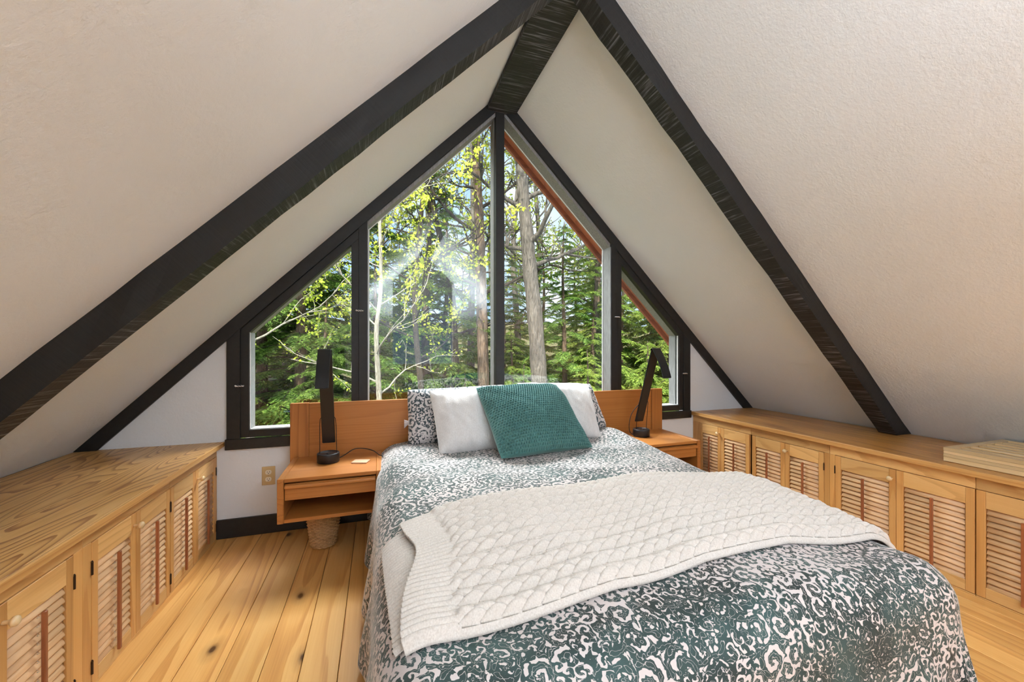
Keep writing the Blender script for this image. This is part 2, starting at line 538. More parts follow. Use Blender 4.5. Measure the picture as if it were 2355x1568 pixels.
def latch_mesh():
    ps = []
    a = np.linspace(0, 1, 9)
    for ph in (0, math.pi):
        x = -0.021 + a * 0.042
        y = -0.010 - 0.004 * np.sin(a * 9 + ph)
        z = 0.005 * np.cos(a * 9 + ph)
        ps.append((np.stack([x, y, z], 1), 0.0030, 6))
    ps.append((np.array([[0, 0.004, 0], [0, -0.006, 0], [0, -0.013, 0.0]]), 0.0055, 8))
    for s in (-1, 1):
        ps.append((np.array([[s * 0.019, -0.010, 0.0], [s * 0.022, -0.011, 0.001], [s * 0.025, -0.012, 0.0]]), 0.0042, 6))
    return tubes_mesh('latch', ps)
LATCH = latch_mesh()

def casement(s, name, label, x_in, x_out):
    W = empty(name, (s * (x_in + x_out) / 2, 0, 0.62))
    struct(W, label)
    B = W.location.copy()
    xi, xo = s * x_in, s * x_out
    t = 0.046
    tv = t * math.sqrt(2)
    def poly(p): return prism_child(p)
    def pc(nm, polys, y0, y1, mat, bev=0.001):
        o = prism(nm, polys, y0, y1, mat, None, bev=bev)
        o.parent = W
        o.location = o.location - B
        return o
    zi, zo = roof_z(xi) - RK - 0.004, roof_z(xo) - RK - 0.004
    y0, y1 = -0.013, 0.035
    zb = 0.608
    # sash: two stiles, a bottom rail and a raked top rail
    d = s * t
    pc('sash_stile', [[(xo, zb), (xo - d, zb), (xo - d, zo + (t) - tv), (xo, zo)]], y0, y1, TRIM)
    pc('sash_stile', [[(xi, zb), (xi + d, zb), (xi + d, zi - t - tv), (xi, zi - tv)]], y0, y1, TRIM)
    pc('sash_rail', [[(xo - d, zb), (xi + d, zb), (xi + d, zb + t), (xo - d, zb + t)]], y0, y1, TRIM)
    pc('sash_rail', [[(xo, zo), (xi, zi), (xi, zi - tv), (xo - d, zo + t - tv)]], y0, y1, TRIM)
    g = 0.008
    pc('pane', [[(xo - d + s * g, zb + t - g), (xi + d - s * g, zb + t - g), (xi + d - s * g, zi - t - tv + g), (xo - d + s * g, zo + t - tv + g)]], 0.012, 0.016, GLASS, bev=0)
    # grey outer jambs beyond the glass
    pc('jamb', [[(xo - d, 0.60), (xo + s * 0.02, 0.60), (xo + s * 0.02, zo), (xo - d, zo + t - tv)]], 0.036, 0.118, JAMB)
    pc('jamb', [[(xo - d, zo + t - tv), (xi + d, zi - t - tv), (xi + d, zi - t - tv + 0.03), (xo - d, zo + t - tv + 0.03)]], 0.036, 0.118, JAMB)
    pc('jamb', [[(xo, 0.62), (xi, 0.62), (xi, zb + t), (xo, zb + t)]], 0.036, 0.118, JAMB)
    pc('glazing_bead', [[(xo - d, zb + t), (xo - d - s * 0.004, zb + t), (xo - d - s * 0.004, zo + t - tv), (xo - d, zo + t - tv)]], 0.0, 0.011, BEADW, bev=0)
    pc('glazing_bead', [[(xo - d, zb + t), (xi + d, zb + t), (xi + d, zb + t + 0.005), (xo - d, zb + t + 0.005)]], 0.0, 0.011, BEADW, bev=0)
    for nm, (lx, lz) in (('a', (s * (x_out + 0.001), 0.93)), ('b', (s * (x_in - 0.006), 1.41))):
        link('latch', LATCH, STEEL, W, (lx - B[0], -0.020 - B[1], lz - B[2]))
    return W
casement(-1, 'window_1', 'small black framed casement window at the left end of the gable', 0.996, 1.678)
casement(1, 'window_4', 'small black framed casement window at the right end of the gable', 0.998, 1.674)

def fixed_pane(s, name, label, xa, xb):
    """xa near the centre, xb at the post"""
    W = empty(name, ((xa + xb) / 2, 0.05, 0.62))
    struct(W, label)
    B = W.location.copy()
    def pc(nm, polys, y0, y1, mat, bev=0.001):
        o = prism(nm, polys, y0, y1, mat, None, bev=bev)
        o.parent = W
        o.location = o.location - B
        return o
    za, zb = roof_z(xa) - RK, roof_z(xb) - RK
    st = 0.030
    zlow = 0.604
    # grey rake jamb, side jambs and stool
    pc('jamb', [[(xa, za), (xb, zb), (xb, zb - st), (xa, za - st)]], 0.0, 0.125, JAMB)
    e = s * 0.004
    pc('jamb', [[(xb, zlow), (xb - e, zlow), (xb - e, zb - st + 0.004), (xb, zb - st)]], -0.012, 0.125, JAMB, bev=0)
    pc('jamb', [[(xa, zlow), (xa + e, zlow), (xa + e, za - st - 0.004), (xa, za - st)]], 0.03, 0.125, JAMB, bev=0)
    pc('stool', [[(xa, zlow), (xb, zlow), (xb, zlow + 0.03), (xa, zlow + 0.03)]], -0.012, 0.125, TRIM)
    pc('pane', [[(xa + e, zlow + 0.03), (xb - e, zlow + 0.03), (xb - e, zb - st + 0.004), (xa + e, za - st - 0.004)]], 0.112, 0.117, GLASS, bev=0)
    w = 0.006
    pc('glazing_bead', [[(xa + e, za - st - 0.004), (xb - e, zb - st + 0.004), (xb - e, zb - st + 0.004 - w), (xa + e, za - st - 0.004 - w)]], 0.104, 0.112, BEADW, bev=0)
    pc('glazing_bead', [[(xb - e, zlow + 0.03), (xb - e - s * w, zlow + 0.03), (xb - e - s * w, zb - st), (xb - e, zb - st)]], 0.104, 0.112, BEADW, bev=0)
    return W
fixed_pane(-1, 'window_2', 'tall fixed pane left of the centre mullion', -0.042, -0.942)
fixed_pane(1, 'window_3', 'tall fixed pane right of the centre mullion', 0.024, 0.944)

for s, nm in ((-1, 'trim_9'), (1, 'trim_10')):
    struct(prism(nm, [band(s * 0.0, s * 1.76, 0.0, RK)], 0.0005, 0.125, JAMB, bev=0.001), 'grey rake jamb between the ceiling and the glass on the %s' % ('left' if s < 0 else 'right'))
# roof overhang outside
for s, side in ((-1, 'left'), (1, 'right')):
    R0 = empty('roof_overhang', (s * 1.2, 0.13, ZR - 1.2))
    tag(R0, 'red stained roof overhang seen through the glass along the %s slope' % side, 'eave')
    bb = R0.location.copy()
    for nm, p0, p1, y0, y1 in (('soffit_board', -0.05, -0.02, 0.125, 0.245), ('soffit_board', -0.05, -0.02, 0.247, 0.365), ('fascia_board', -0.12, 0.034, 0.365, 0.395), ('roof_deck', -0.13, -0.052, 0.125, 0.364)):
        o = prism(nm, [band(0.0, s * 2.6, p0, p1)], y0, y1, RED_W, None, bev=0.002)
        o.parent = R0
        o.location = o.location - bb
# ------------------------------------------------------------------ louvred cabinets
DOOR_W = 0.275
def slat_mesh(length):
    """shallow oval louvre, long along Y"""
    n = 10
    V, F = [], []
    for e, y in enumerate((-length / 2, length / 2)):
        for i in range(n):
            a = 2 * math.pi * i / n
            V.append((0.0036 * math.sin(a), y, 0.0162 * math.cos(a)))
    for i in range(n):
        j = (i + 1) % n
        F.append((i, j, n + j, n + i))
    F.append(tuple(range(n))[::-1])
    F.append(tuple(range(n, 2 * n)))
    me = bpy.data.meshes.new('slat')
    me.from_pydata(V, [], F)
    me.update()
    for p in me.polygons:
        p.use_smooth = len(p.vertices) == 4
    me.materials.append(SLAT_W)
    return me
SLATS = {}
def get_slat(l):
    k = round(l, 3)
    if k not in SLATS:
        SLATS[k] = slat_mesh(k)
    return SLATS[k]

KNOB = lathe_mesh([(0.0045, 0.0), (0.0055, 0.002), (0.0050, 0.012), (0.0060, 0.016), (0.0115, 0.020), (0.0135, 0.025), (0.0125, 0.030), (0.008, 0.0335), (0.001, 0.0345)], 20)
HINGE = tubes_mesh('hinge', [(np.array([[0, 0, -0.022], [0, 0, 0.0], [0, 0, 0.022]]), 0.0035, 8), (np.array([[0, 0, 0.022], [0, 0, 0.024], [0, 0, 0.027]]), [0.0015, 0.003, 0.001], 8)])
ROD_BITS = {}

def door(parent, pb, s, xf, ya, yb, knob=0, hinge=0, zlo=0.010, zhi=0.503):
    """s = +1: the front faces +X (left bank); s = -1: faces -X. ya > yb (ya nearer the window).
    knob/hinge: +1 on the ya side, -1 on the yb side"""
    xc = xf - s * 0.010
    yc = (ya + yb) / 2
    D = empty('door', (xc - pb[0], yc - pb[1], (zlo + zhi) / 2 - pb[2]), parent)
    c = Vector((xc, yc, (zlo + zhi) / 2))
    w = ya - yb
    sw = 0.032
    t = 0.020
    def bx(nm, dy, dz, size, mat, dx=0.0, bev=0.0012):
        return link(nm, box_mesh(size, bev, mat), None, D, (dx, dy, dz - c[2]))
    h = zhi - zlo
    for e in (-1, 1):
        bx('stile', e * (w - sw) / 2, (zlo + zhi) / 2, (t, sw - 0.001, h), PINE_Z)
    rw = w - 2 * sw
    bx('top_rail', 0, zhi - 0.039, (t, rw, 0.078), PINE_Y)
    bx('bottom_rail', 0, zlo + 0.025, (t, rw, 0.050), PINE_Y)
    me = get_slat(rw - 0.004)
    tilt = math.radians(-27 * s)
    n = 14
    z0 = zlo + 0.050 + 0.013
    pitch = (zhi - 0.078 - z0 - 0.012) / (n - 1)
    for i in range(n):
        link('slat', me, None, D, (s * 0.000, 0, z0 + i * pitch - c[2]), (0, tilt + random.uniform(-0.02, 0.02), 0))
    rod = link('tilt_rod', box_mesh((0.010, 0.013, 0.365), 0.002, ROD_W), None, D, (s * 0.021, 0, 0.226 - c[2]))
    rod['label'] = 'red-brown tilt rod'
    # steel staples joining rod and louvres
    k = s
    if k not in ROD_BITS:
        ps = []
        for i in range(n):
            zz = z0 + i * pitch - 0.226 + 0.010
            if abs(zz) < 0.175:
                ps.append((np.array([[-0.013 * s, -0.006, zz - 0.003], [-0.004 * s, -0.0085, zz], [-0.013 * s, -0.006, zz + 0.004]]), 0.0011, 5))
        ROD_BITS[k] = tubes_mesh('staples', ps)
        ROD_BITS[k].materials.append(STAPLE)
    st = link('staples', ROD_BITS[k], None, rod, (0, 0, 0))
    if knob:
        kb = link('knob', KNOB, PALE_PINE, D, (s * 0.010, knob * (w / 2 - 0.016), 0.455 - c[2]), (0, s * math.pi / 2, 0))
        kb['label'] = 'turned pine knob'
    if hinge:
        for z in (0.415, 0.075):
            link('hinge', HINGE, BRONZE, D, (s * 0.011, hinge * (w / 2 + 0.001), z - c[2]))
    return D

def cabinet(label, s, xf, y_hi, y_lo, doors, posts, group):
    C = empty('louvred_cabinet', (xf - s * 0.3, (y_hi + y_lo) / 2, 0))
    pb = C.location.copy()
    tag(C, label, 'cabinet', group)
    # carcass: face-frame rail, end posts, dark box behind
    def b(nm, lo, hi, mat, bev=0.001):
        return box(nm, lo, hi, mat, C, bev, base=pb)
    x1 = xf - s * 0.022
    b('top_rail', (x1, y_lo + 0.0005, 0.506), (xf, y_hi - 0.0005, 0.560), PINE_Y)
    b('back_panel', (xf - s * 0.10, y_lo + 0.001, 0.004), (xf - s * 0.085, y_hi - 0.001, 0.555), DARKIN, 0)
    b('bottom_rail', (x1, y_lo + 0.0005, 0.0), (xf - s * 0.001, y_hi - 0.0005, 0.007), PINE_Y)
    for a, c in posts:
        b('post', (x1, c, 0.007), (xf + s * 0.0005, a, 0.5055), PINE_Z)
    for d in doors:
        door(C, pb, s, xf + s * 0.002, *d)
    return C

XL, XRF = -1.805, 1.790
G1, G2 = 'louvred cabinets along the left slope', 'louvred cabinets along the right slope'
cabinet('louvred pine cabinet of the left bank, tucked in the corner under the left casement', 1, XL, -0.003, -0.582,
        [(-0.024, -0.303, -1, 1), (-0.304, -0.580, 0, -1)], [(-0.003, -0.0235)], G1)
cabinet('louvred pine cabinet of the left bank, second from the gable wall', 1, XL, -0.583, -1.172,
        [(-0.586, -0.865, 0, 1), (-0.866, -1.129, 1, -1)], [(-1.130, -1.172)], G1)
cabinet('louvred pine cabinet of the left bank, nearest the viewer and cut by the frame', 1, XL, -1.173, -1.790,
        [(-1.216, -1.492, -1, 1), (-1.493, -1.766, 0, -1)], [(-1.173, -1.2155), (-1.767, -1.790)], G1)
cabinet('louvred pine cabinet of the right bank, in the corner beside the nightstand', -1, XRF, -0.003, -0.588,
        [(-0.080, -0.309, -1, 0), (-0.310, -0.574, 0, 0)], [(-0.003, -0.079)], G2)
cabinet('louvred pine cabinet of the right bank, second from the gable wall', -1, XRF, -0.589, -1.144,
        [(-0.598, -0.855, 0, 0), (-0.856, -1.111, 1, -1)], [(-1.112, -1.144)], G2)
cabinet('louvred pine cabinet of the right bank, third from the gable wall', -1, XRF, -1.145, -1.787,
        [(-1.177, -1.482, -1, 1), (-1.483, -1.785, 0, 0)], [(-1.145, -1.176)], G2)
cabinet('louvred pine cabinet of the right bank, under the slatted rack and cut by the frame', -1, XRF, -1.788, -2.42,
        [(-1.789, -2.090, -1, 0), (-2.091, -2.395, 0, 0)], [(-2.396, -2.42)], G2)

def worktop(label, s, xe, ylo, boards, ztop, mat):
    W = empty('worktop', (s * 2.1, (ylo) / 2, 0.575))
    tag(W, label, 'worktop')
    pb = W.location.copy()
    box('nosing', (xe, ylo, ztop - 0.028), (xe + s * 0.011, -0.002, ztop + 0.0004), NOSE_W, W, 0.0035, 2, base=pb)
    x = xe + s * 0.0115
    for i, w in enumerate(boards):
        x2 = x + s * w
        dz = random.uniform(-0.0006, 0.0)
        if i == 0:
            o = box('board', (x, ylo, ztop - 0.027), (x2 - s * 0.0006, -0.002, ztop + dz), mat, W, 0.0008, 1, base=pb)
        else:
            o = box('board', (x, ylo, ztop - 0.022), (x2 - s * 0.0006, -0.002, ztop + dz), mat, W, 0.0008, 1, base=pb)
        x = x2
    return W
worktop('long fir worktop with bold wavy grain on the left cabinets', -1, -1.764, -1.85, (0.235, 0.125, 0.105, 0.13, 0.099), 0.588, TOP_W)
worktop('long fir worktop on the right cabinets, carrying the rafter foot', 1, 1.760, -2.5, (0.14, 0.10, 0.12, 0.09, 0.13, 0.113), 0.592, TOP_R)

# folded slatted rack on the right worktop
K = empty('slatted_rack', (2.13, -1.95, 0.593))
tag(K, 'folded pale pine rack with a slatted top lying on the right worktop', 'rack')
pb = K.location.copy()
def kb(nm, lo, hi, mat=PALE_PINE, bev=0.0015):
    return box(nm, lo, hi, mat, K, bev, base=pb)
za = 0.593
for i, (z0, z1) in enumerate(((0.0, 0.0215), (0.022, 0.0375), (0.038, 0.0525), (0.053, 0.070))):
    kb('long_bar', (1.852, -2.36, za + z0), (1.892, -1.645 + (0.001 if i % 2 else 0), za + z1))
    kb('long_bar', (2.345, -2.36, za + z0), (2.380, -1.645, za + z1))
    if i in (0, 3):
        kb('end_bar', (1.8925, -1.682, za + z0), (2.3445, -1.646, za + z1))
        kb('end_bar', (1.8925, -2.36, za + z0), (2.3445, -2.325, za + z1))
kb('cross_bar', (1.8925, -1.93, za + 0.040), (2.3445, -1.905, za + 0.058))
for i in range(6):
    x = 1.922 + i * 0.073
    kb('slat', (x, -2.3245, za + 0.0585), (x + 0.030, -1.6825, za + 0.067))

# ------------------------------------------------------------------ bed frame, headboard, nightstands
HB = empty('platform_bed', (0, -1.1, 0))
tag(HB, 'teak bed with a long low headboard under the window', 'bed')
pb = HB.location.copy()
def hb(nm, lo, hi, mat, bev=0.002):
    return box(nm, lo, hi, mat, HB, bev, base=pb)
hb('headboard_panel', (-1.285, -0.094, 0.30), (1.275, -0.068, 0.815), TEAK_X)
hb('headboard_end', (-1.391, -0.098, 0.29), (-1.2855, -0.064, 0.817), TEAK_Z)
hb('headboard_end', (1.2755, -0.098, 0.29), (1.382, -0.064, 0.817), TEAK_Z)
for e in (-1, 1):
    hb('side_rail', (e * 0.735, -2.04, 0.18), (e * 0.760, -0.0985, 0.30), TEAK_Y)
    for y in (-0.30, -1.9):
        hb('leg', (e * 0.66 - 0.03, y - 0.03, 0.0), (e * 0.66 + 0.03, y + 0.03, 0.18), TEAK_Z)
hb('foot_rail', (-0.7345, -2.04, 0.18), (0.7345, -2.015, 0.30), TEAK_X)
hb('slat_base', (-0.7345, -2.0145, 0.20), (0.7345, -0.10, 0.22), TEAK_X)
MATTRESS = plain('white_ticking', (0.75, 0.74, 0.72), 0.9)
tag(box('mattress', (-0.73, -2.01, 0.222), (0.73, -0.12, 0.455), MATTRESS, None, 0.04, 4), 'white mattress hidden under the patterned duvet', 'mattress')

def nightstand(x0, x1, label):
    N = empty('nightstand', ((x0 + x1) / 2, -0.315, 0.25))
    tag(N, label, 'nightstand', 'floating nightstands beside the bed')
    pb = N.location.copy()
    def nb(nm, lo, hi, mat, bev=0.0018, par=None):
        return box(nm, lo, hi, mat, par or N, bev, base=pb)
    yf, yk = -0.536, -0.099
    nb('side_panel', (x0, yf, 0.250), (x0 + 0.031, yk, 0.483), TEAK_Y, 0.003)
    nb('side_panel', (x1 - 0.031, yf, 0.250), (x1, yk, 0.483), TEAK_Y, 0.003)
    nb('top_panel', (x0 + 0.0315, yf + 0.004, 0.462), (x1 - 0.0315, yk, 0.4815), TEAK_X)
    nb('bottom_panel', (x0 + 0.0315, yf + 0.004, 0.251), (x1 - 0.0315, yk, 0.270), TEAK_X)
    nb('back_panel', (x0 + 0.0315, yk - 0.012, 0.2705), (x1 - 0.0315, yk, 0.4615), TEAK_X)
    dr = nb('drawer', (x0 + 0.034, yf + 0.008, 0.367), (x1 - 0.034, -0.14, 0.452), TEAK_X)
    lip = link('finger_pull', box_mesh((x1 - x0 - 0.068, 0.020, 0.020), 0.0085, TEAK_X, 4), None, dr, (0, (yf - 0.006) - ((yf + 0.008 - 0.14) / 2), 0.441 - 0.4095))
    return N
nightstand(-1.370, -0.852, 'teak floating nightstand with a drawer, left of the bed')
nightstand(0.852, 1.368, 'teak floating nightstand half hidden right of the bed')

# ------------------------------------------------------------------ lamps
def strip(name, path, width, thick, mat, parent):
    """flat bar, width along X, following a path of (y,z)"""
    p = np.array([(0, y, z) for y, z in path], float)
    T = np.gradient(p, axis=0)
    T /= np.linalg.norm(T, axis=1)[:, None]
    N = np.stack([np.zeros(len(p)), -T[:, 2], T[:, 1]], 1)
    bm = bmesh.new()
    rings = []
    b = min(thick * 0.45, 0.003)
    for q, n in zip(p, N):
        r = []
        for sx, sn in ((-1, -1), (1, -1), (1, 1), (-1, 1)):
            pos = q + np.array([sx * width / 2, 0, 0]) + n * sn * thick / 2
            r.append(bm.verts.new(pos))
        rings.append(r)
    for a, c in zip(rings[:-1], rings[1:]):
        for k in range(4):
            bm.faces.new((a[k], a[(k + 1) % 4], c[(k + 1) % 4], c[k]))
    bm.faces.new(rings[0][::-1])
    bm.faces.new(rings[-1])
    bmesh.ops.recalc_face_normals(bm, faces=bm.faces)
    bmesh.ops.bevel(bm, geom=[e for e in bm.edges if len(e.link_faces) == 2 and e.calc_face_angle(0) > 0.7], offset=b, segments=2, affect='EDGES')
    return link(name, bm_mesh(name, bm), mat, parent)

def desk_lamp(loc, label, cord):
    Lp = empty('desk_lamp', loc)
    tag(Lp, label, 'lamp', 'black folding bedside lamps')
    base = link('base', lathe_mesh([(0.0, 0.0), (0.058, 0.0), (0.062, 0.003), (0.062, 0.050), (0.0605, 0.054), (0.056, 0.056), (0.054, 0.053), (0.0, 0.052)], 48, cap=False), BLACK_P, Lp)
    link('touch_button', lathe_mesh([(0.008, 0.0), (0.008, 0.003), (0.006, 0.004), (0.0, 0.004)], 16), BLACK_M, base, (0, -0.02, 0.052))
    arm = strip('arm', [(0.030, 0.108), (-0.02, 0.25), (-0.09, 0.45), (-0.165, 0.660)], 0.072, 0.013, BLACK_P, Lp)
    n = 9
    a = np.linspace(0, 1, n)
    head_path = [(-0.165, 0.672), (-0.178, 0.667)] + [(-0.178 - 0.115 * t - 0.012 * math.sin(t * 3.14), 0.667 - 0.200 * t) for t in a[1:]]
    head = strip('head', head_path, 0.067, 0.012, BLACK_P, Lp)
    link('head_hinge', tubes_mesh('head_hinge', [(np.array([[-0.036, -0.165, 0.664], [0, -0.165, 0.664], [0.036, -0.165, 0.664]]), 0.008, 12)]), BLACK_M, Lp)
    for k in range(3):
        link('vent_slot', box_mesh((0.0018, 0.0015, 0.030), 0, SLOT), None, head, (-0.007 + 0.007 * k, -0.2045, 0.642 - 0.002), (math.radians(-33), 0, 0))
    for e in (-1, 1):
        pts = np.array([[e * 0.046, 0.0, 0.045], [e * 0.046, -0.002, 0.09], [e * 0.044, -0.02, 0.22], [e * 0.041, -0.028, 0.262], [e * 0.034, -0.030, 0.272]])
        link('wire_stay', tubes_mesh('wire_stay', [(pts, 0.0022, 6)]), BLACK_M, Lp)
    if cord is not None:
        link('cord', tubes_mesh('cord', [(np.array(cord, float), 0.0028, 6)]), BLACK_R, Lp)
    return Lp
def spline(pts, n=40):
    pts = np.array(pts, float)
    t = np.linspace(0, len(pts) - 1, n)
    i = np.clip(t.astype(int), 0, len(pts) - 2)
    u = (t - i)[:, None]
    P = lambda k: pts[np.clip(k, 0, len(pts) - 1)]
    p0, p1, p2, p3 = P(i - 1), P(i), P(i + 1), P(i + 2)
    return 0.5 * (2 * p1 + (p2 - p0) * u + (2 * p0 - 5 * p1 + 4 * p2 - p3) * u ** 2 + (3 * p1 - p0 - 3 * p2 + p3) * u ** 3)
desk_lamp((-1.156, -0.262, 0.4825), 'black folding lamp with a round base on the left nightstand',
          spline([(0.058, 0.02, 0.012), (0.09, 0.06, 0.020), (0.14, 0.10, 0.040), (0.20, 0.11, 0.036), (0.255, 0.07, 0.026), (0.29, 0.01, 0.012), (0.312, -0.05, 0.010), (0.330, -0.06, -0.10), (0.330, -0.03, -0.30)]))
desk_lamp((1.045, -0.275, 0.4825), 'black folding lamp behind the duvet on the right nightstand',
          spline([(0.04, -0.028, 0.27), (-0.02, -0.012, 0.25), (-0.075, 0.01, 0.18), (-0.095, 0.02, 0.09), (-0.085, 0.02, 0.03), (-0.060, 0.01, 0.012)]))
co = link('coaster', box_mesh((0.092, 0.068, 0.008), 0.003, CORK, 2), None, None, (-0.972, -0.327, 0.4855), (0, 0, math.radians(-18)))
tag(co, 'small pale wooden coaster beside the lamp on the left nightstand', 'coaster')

# ------------------------------------------------------------------ wall outlet
OUT = empty('wall_outlet', (-1.528, -0.001, 0.300))
tag(OUT, 'beige double wall outlet left of the nightstand', 'outlet')
link('plate', box_mesh((0.074, 0.006, 0.116), 0.0025, IVORY, 2), None, OUT, (0, -0.003, 0.058))
for z in (0.080, 0.036):
    bm = bmesh.new()
    bmesh.ops.create_circle(bm, cap_ends=True, segments=24, radius=0.0172)
    for v in bm.verts:
        v.co.y = max(-0.0135, min(0.0135, v.co.y))
    r = bmesh.ops.extrude_face_region(bm, geom=list(bm.faces))
    bmesh.ops.translate(bm, vec=(0, 0, 0.003), verts=[v for v in r['geom'] if isinstance(v, bmesh.types.BMVert)])
    rc = link('receptacle', bm_mesh('receptacle', bm), IVORY2, OUT, (0, -0.006, z), (math.pi / 2, 0, 0))
    for x in (-0.0065, 0.0065):
        link('slot', box_mesh((0.0022, 0.008, 0.001), 0, SLOT), None, rc, (x, 0.003, 0.0032))
    link('ground_hole', lathe_mesh([(0.0026, 0), (0.0026, 0.001)], 12), SLOT, rc, (0, -0.0065, 0.0026))
link('screw', lathe_mesh([(0.003, 0), (0.003, 0.001), (0.001, 0.0016)], 12), STEEL, OUT, (0, -0.006, 0.058), (math.pi / 2, 0, 0))

# ------------------------------------------------------------------ wicker basket under the nightstand
WICK = wood('wicker_cane', (0.36, 0.19, 0.07), (0.56, 0.33, 0.14), (0.66, 0.42, 0.20), 'Z', freq=60, stretch=0.5, contrast=0.3, rough=0.5, tint=0.05)
BK = empty('wicker_basket', (-1.180, -0.272, 0.0))
tag(BK, 'round woven wicker basket on the floor under the left nightstand', 'basket')
def br(z): return 0.066 + (z / 0.235) * 0.032
NS = 28
stakes, weave = [], []
for i in range(NS):
    a = 2 * math.pi * i / NS
    z = np.linspace(0.004, 0.228, 9)
    stakes.append((np.stack([br(z) * math.cos(a), br(z) * math.sin(a), z], 1), 0.0022, 5))
rows = 24
for r in range(rows):
    z = 0.006 + r * 0.0094
    a = np.linspace(0, 2 * math.pi, NS * 4 + 1)
    rr = br(z) + 0.0036 * np.cos(a * NS / 2 + (math.pi if r % 2 else 0))
    weave.append((np.stack([rr * np.cos(a), rr * np.sin(a), np.full_like(a, z)], 1), 0.0043, 5))
ob = link('stakes', tubes_mesh('stakes', stakes), WICK, BK); ob['kind'] = 'stuff'
ob = link('woven_side', tubes_mesh('woven_side', weave), WICK, BK); ob['kind'] = 'stuff'
a = np.linspace(0, 2 * math.pi, 60)
link('rim', tubes_mesh('rim', [(np.stack([0.099 * np.cos(a), 0.099 * np.sin(a), np.full_like(a, 0.232)], 1), 0.006, 8)]), WICK, BK)
link('bottom', lathe_mesh([(0.066, 0.002), (0.066, 0.008), (0.0, 0.008)], 28), WICK, BK)
# ------------------------------------------------------------------ bedding
def mat_damask(name, ground, ink, ink2, scale=1.0, dens=0.0, sheen=0.5, foot_ink=0.0):
    """scrolling vine print: curls of two sizes with swelling leaf strokes on a mottled ground"""
    m = Mat(name)
    tc = m.n('ShaderNodeTexCoord')
    uv = m.vmath('MULTIPLY', tc.outputs['UV'], (scale, scale, scale))
    w1 = m.n('ShaderNodeTexNoise', {'Vector': uv, 'Scale': 26.0, 'Detail': 1.0})
    uvw = m.vmath('ADD', uv, m.vmath('MULTIPLY', m.vmath('SUBTRACT', w1.outputs['Color'], (0.5, 0.5, 0.5)), (0.026, 0.026, 0.0)))
    def curls(vec, cells, turns, width, rnd=0.8):
        vo = m.n('ShaderNodeTexVoronoi', {'Vector': vec, 'Scale': cells, 'Randomness': rnd}, voronoi_dimensions='2D')
        d = m.vmath('SUBTRACT', vec, vo.outputs['Position'])
        d = m.vmath('MULTIPLY', d, (cells, cells, 0))
        sp = m.n('ShaderNodeSeparateXYZ', {0: d})
        sc = m.n('ShaderNodeSeparateColor', {0: vo.outputs['Color']})
        th = m.math('ARCTAN2', sp.outputs[1], sp.outputs[0])
        r = m.vmath('LENGTH', d)
        sgn = m.math('SUBTRACT', m.math('MULTIPLY', m.math('GREATER_THAN', sc.outputs[0], 0.5), 2.0), 1.0)
        ph = m.math('ADD', m.math('MULTIPLY', th, sgn), m.math('MULTIPLY', m.math('POWER', r, 0.85), turns))
        ph = m.math('ADD', ph, m.math('MULTIPLY', sc.outputs[1], 6.28))
        return m.math('SINE', ph), r, th, sc
    c1, r1, th1, k1 = curls(uvw, 12.5, 15.0, 0.3)
    c2, r2, th2, k2 = curls(m.vmath('ADD', uvw, (0.37, 0.11, 0)), 27.0, 9.0, 0.3)
    # leaf teeth along the strokes
    teeth = m.math('MULTIPLY', m.math('SINE', m.math('MULTIPLY', th1, 7.0)), 0.28)
    f1 = m.math('ADD', m.math('ADD', c1, teeth), m.math('MULTIPLY', m.math('SUBTRACT', m.noise(uvw, 75.0, 1.0), 0.5), 2.2))
    f2 = m.math('ADD', c2, m.math('MULTIPLY', m.math('SUBTRACT', m.noise(uvw, 90.0, 1.0), 0.5), 1.6))
    sel = m.ramp(m.noise(uv, 7.0, 1.0), [(0.44, (0, 0, 0)), (0.56, (1, 1, 1))])
    f = m.math('ADD', m.math('MULTIPLY', f1, sel), m.math('MULTIPLY', f2, m.math('SUBTRACT', 1.0, sel)))
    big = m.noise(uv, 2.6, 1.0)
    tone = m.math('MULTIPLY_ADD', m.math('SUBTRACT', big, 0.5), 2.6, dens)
    if foot_ink:
        # denser print towards the foot, which also paints in its shade
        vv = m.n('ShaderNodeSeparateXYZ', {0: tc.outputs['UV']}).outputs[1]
        edge = m.n('ShaderNodeMapRange', {'Value': vv, 'From Min': -1.95, 'From Max': -2.25, 'To Min': 0.0, 'To Max': foot_ink})
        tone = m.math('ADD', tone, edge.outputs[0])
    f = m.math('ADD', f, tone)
    inkmask = m.ramp(f, [(0.0, (0, 0, 0)), (0.12, (1, 1, 1))])
    # fine pale veins inside the ink
    vein = m.math('LESS_THAN', m.math('ABSOLUTE', m.math('SUBTRACT', f1, 0.75)), 0.07)
    inkmask = m.math('MULTIPLY', inkmask, m.math('SUBTRACT', 1.0, m.math('MULTIPLY', vein, 0.75)))
    speck = m.noise(uv, 420.0, 2.0, 0.7)
    icol = m.mix(m.ramp(m.math('ADD', m.math('MULTIPLY', m.noise(uv, 5.0, 2.0), 0.75), m.math('MULTIPLY', speck, 0.45)), [(0.48, (0, 0, 0)), (0.78, (1, 1, 1))]), ink, ink2)
    m.p(Base_Color=m.mix(inkmask, ground, icol), Roughness=0.75, Sheen_Weight=sheen, Sheen_Roughness=0.35)
    return m.m
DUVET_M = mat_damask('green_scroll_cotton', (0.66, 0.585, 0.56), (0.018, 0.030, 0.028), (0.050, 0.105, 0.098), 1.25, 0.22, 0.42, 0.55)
PILLOW_M = mat_damask('navy_scroll_cotton', (0.66, 0.62, 0.61), (0.016, 0.030, 0.040), (0.045, 0.085, 0.100), 1.25, 0.02, 0.4)

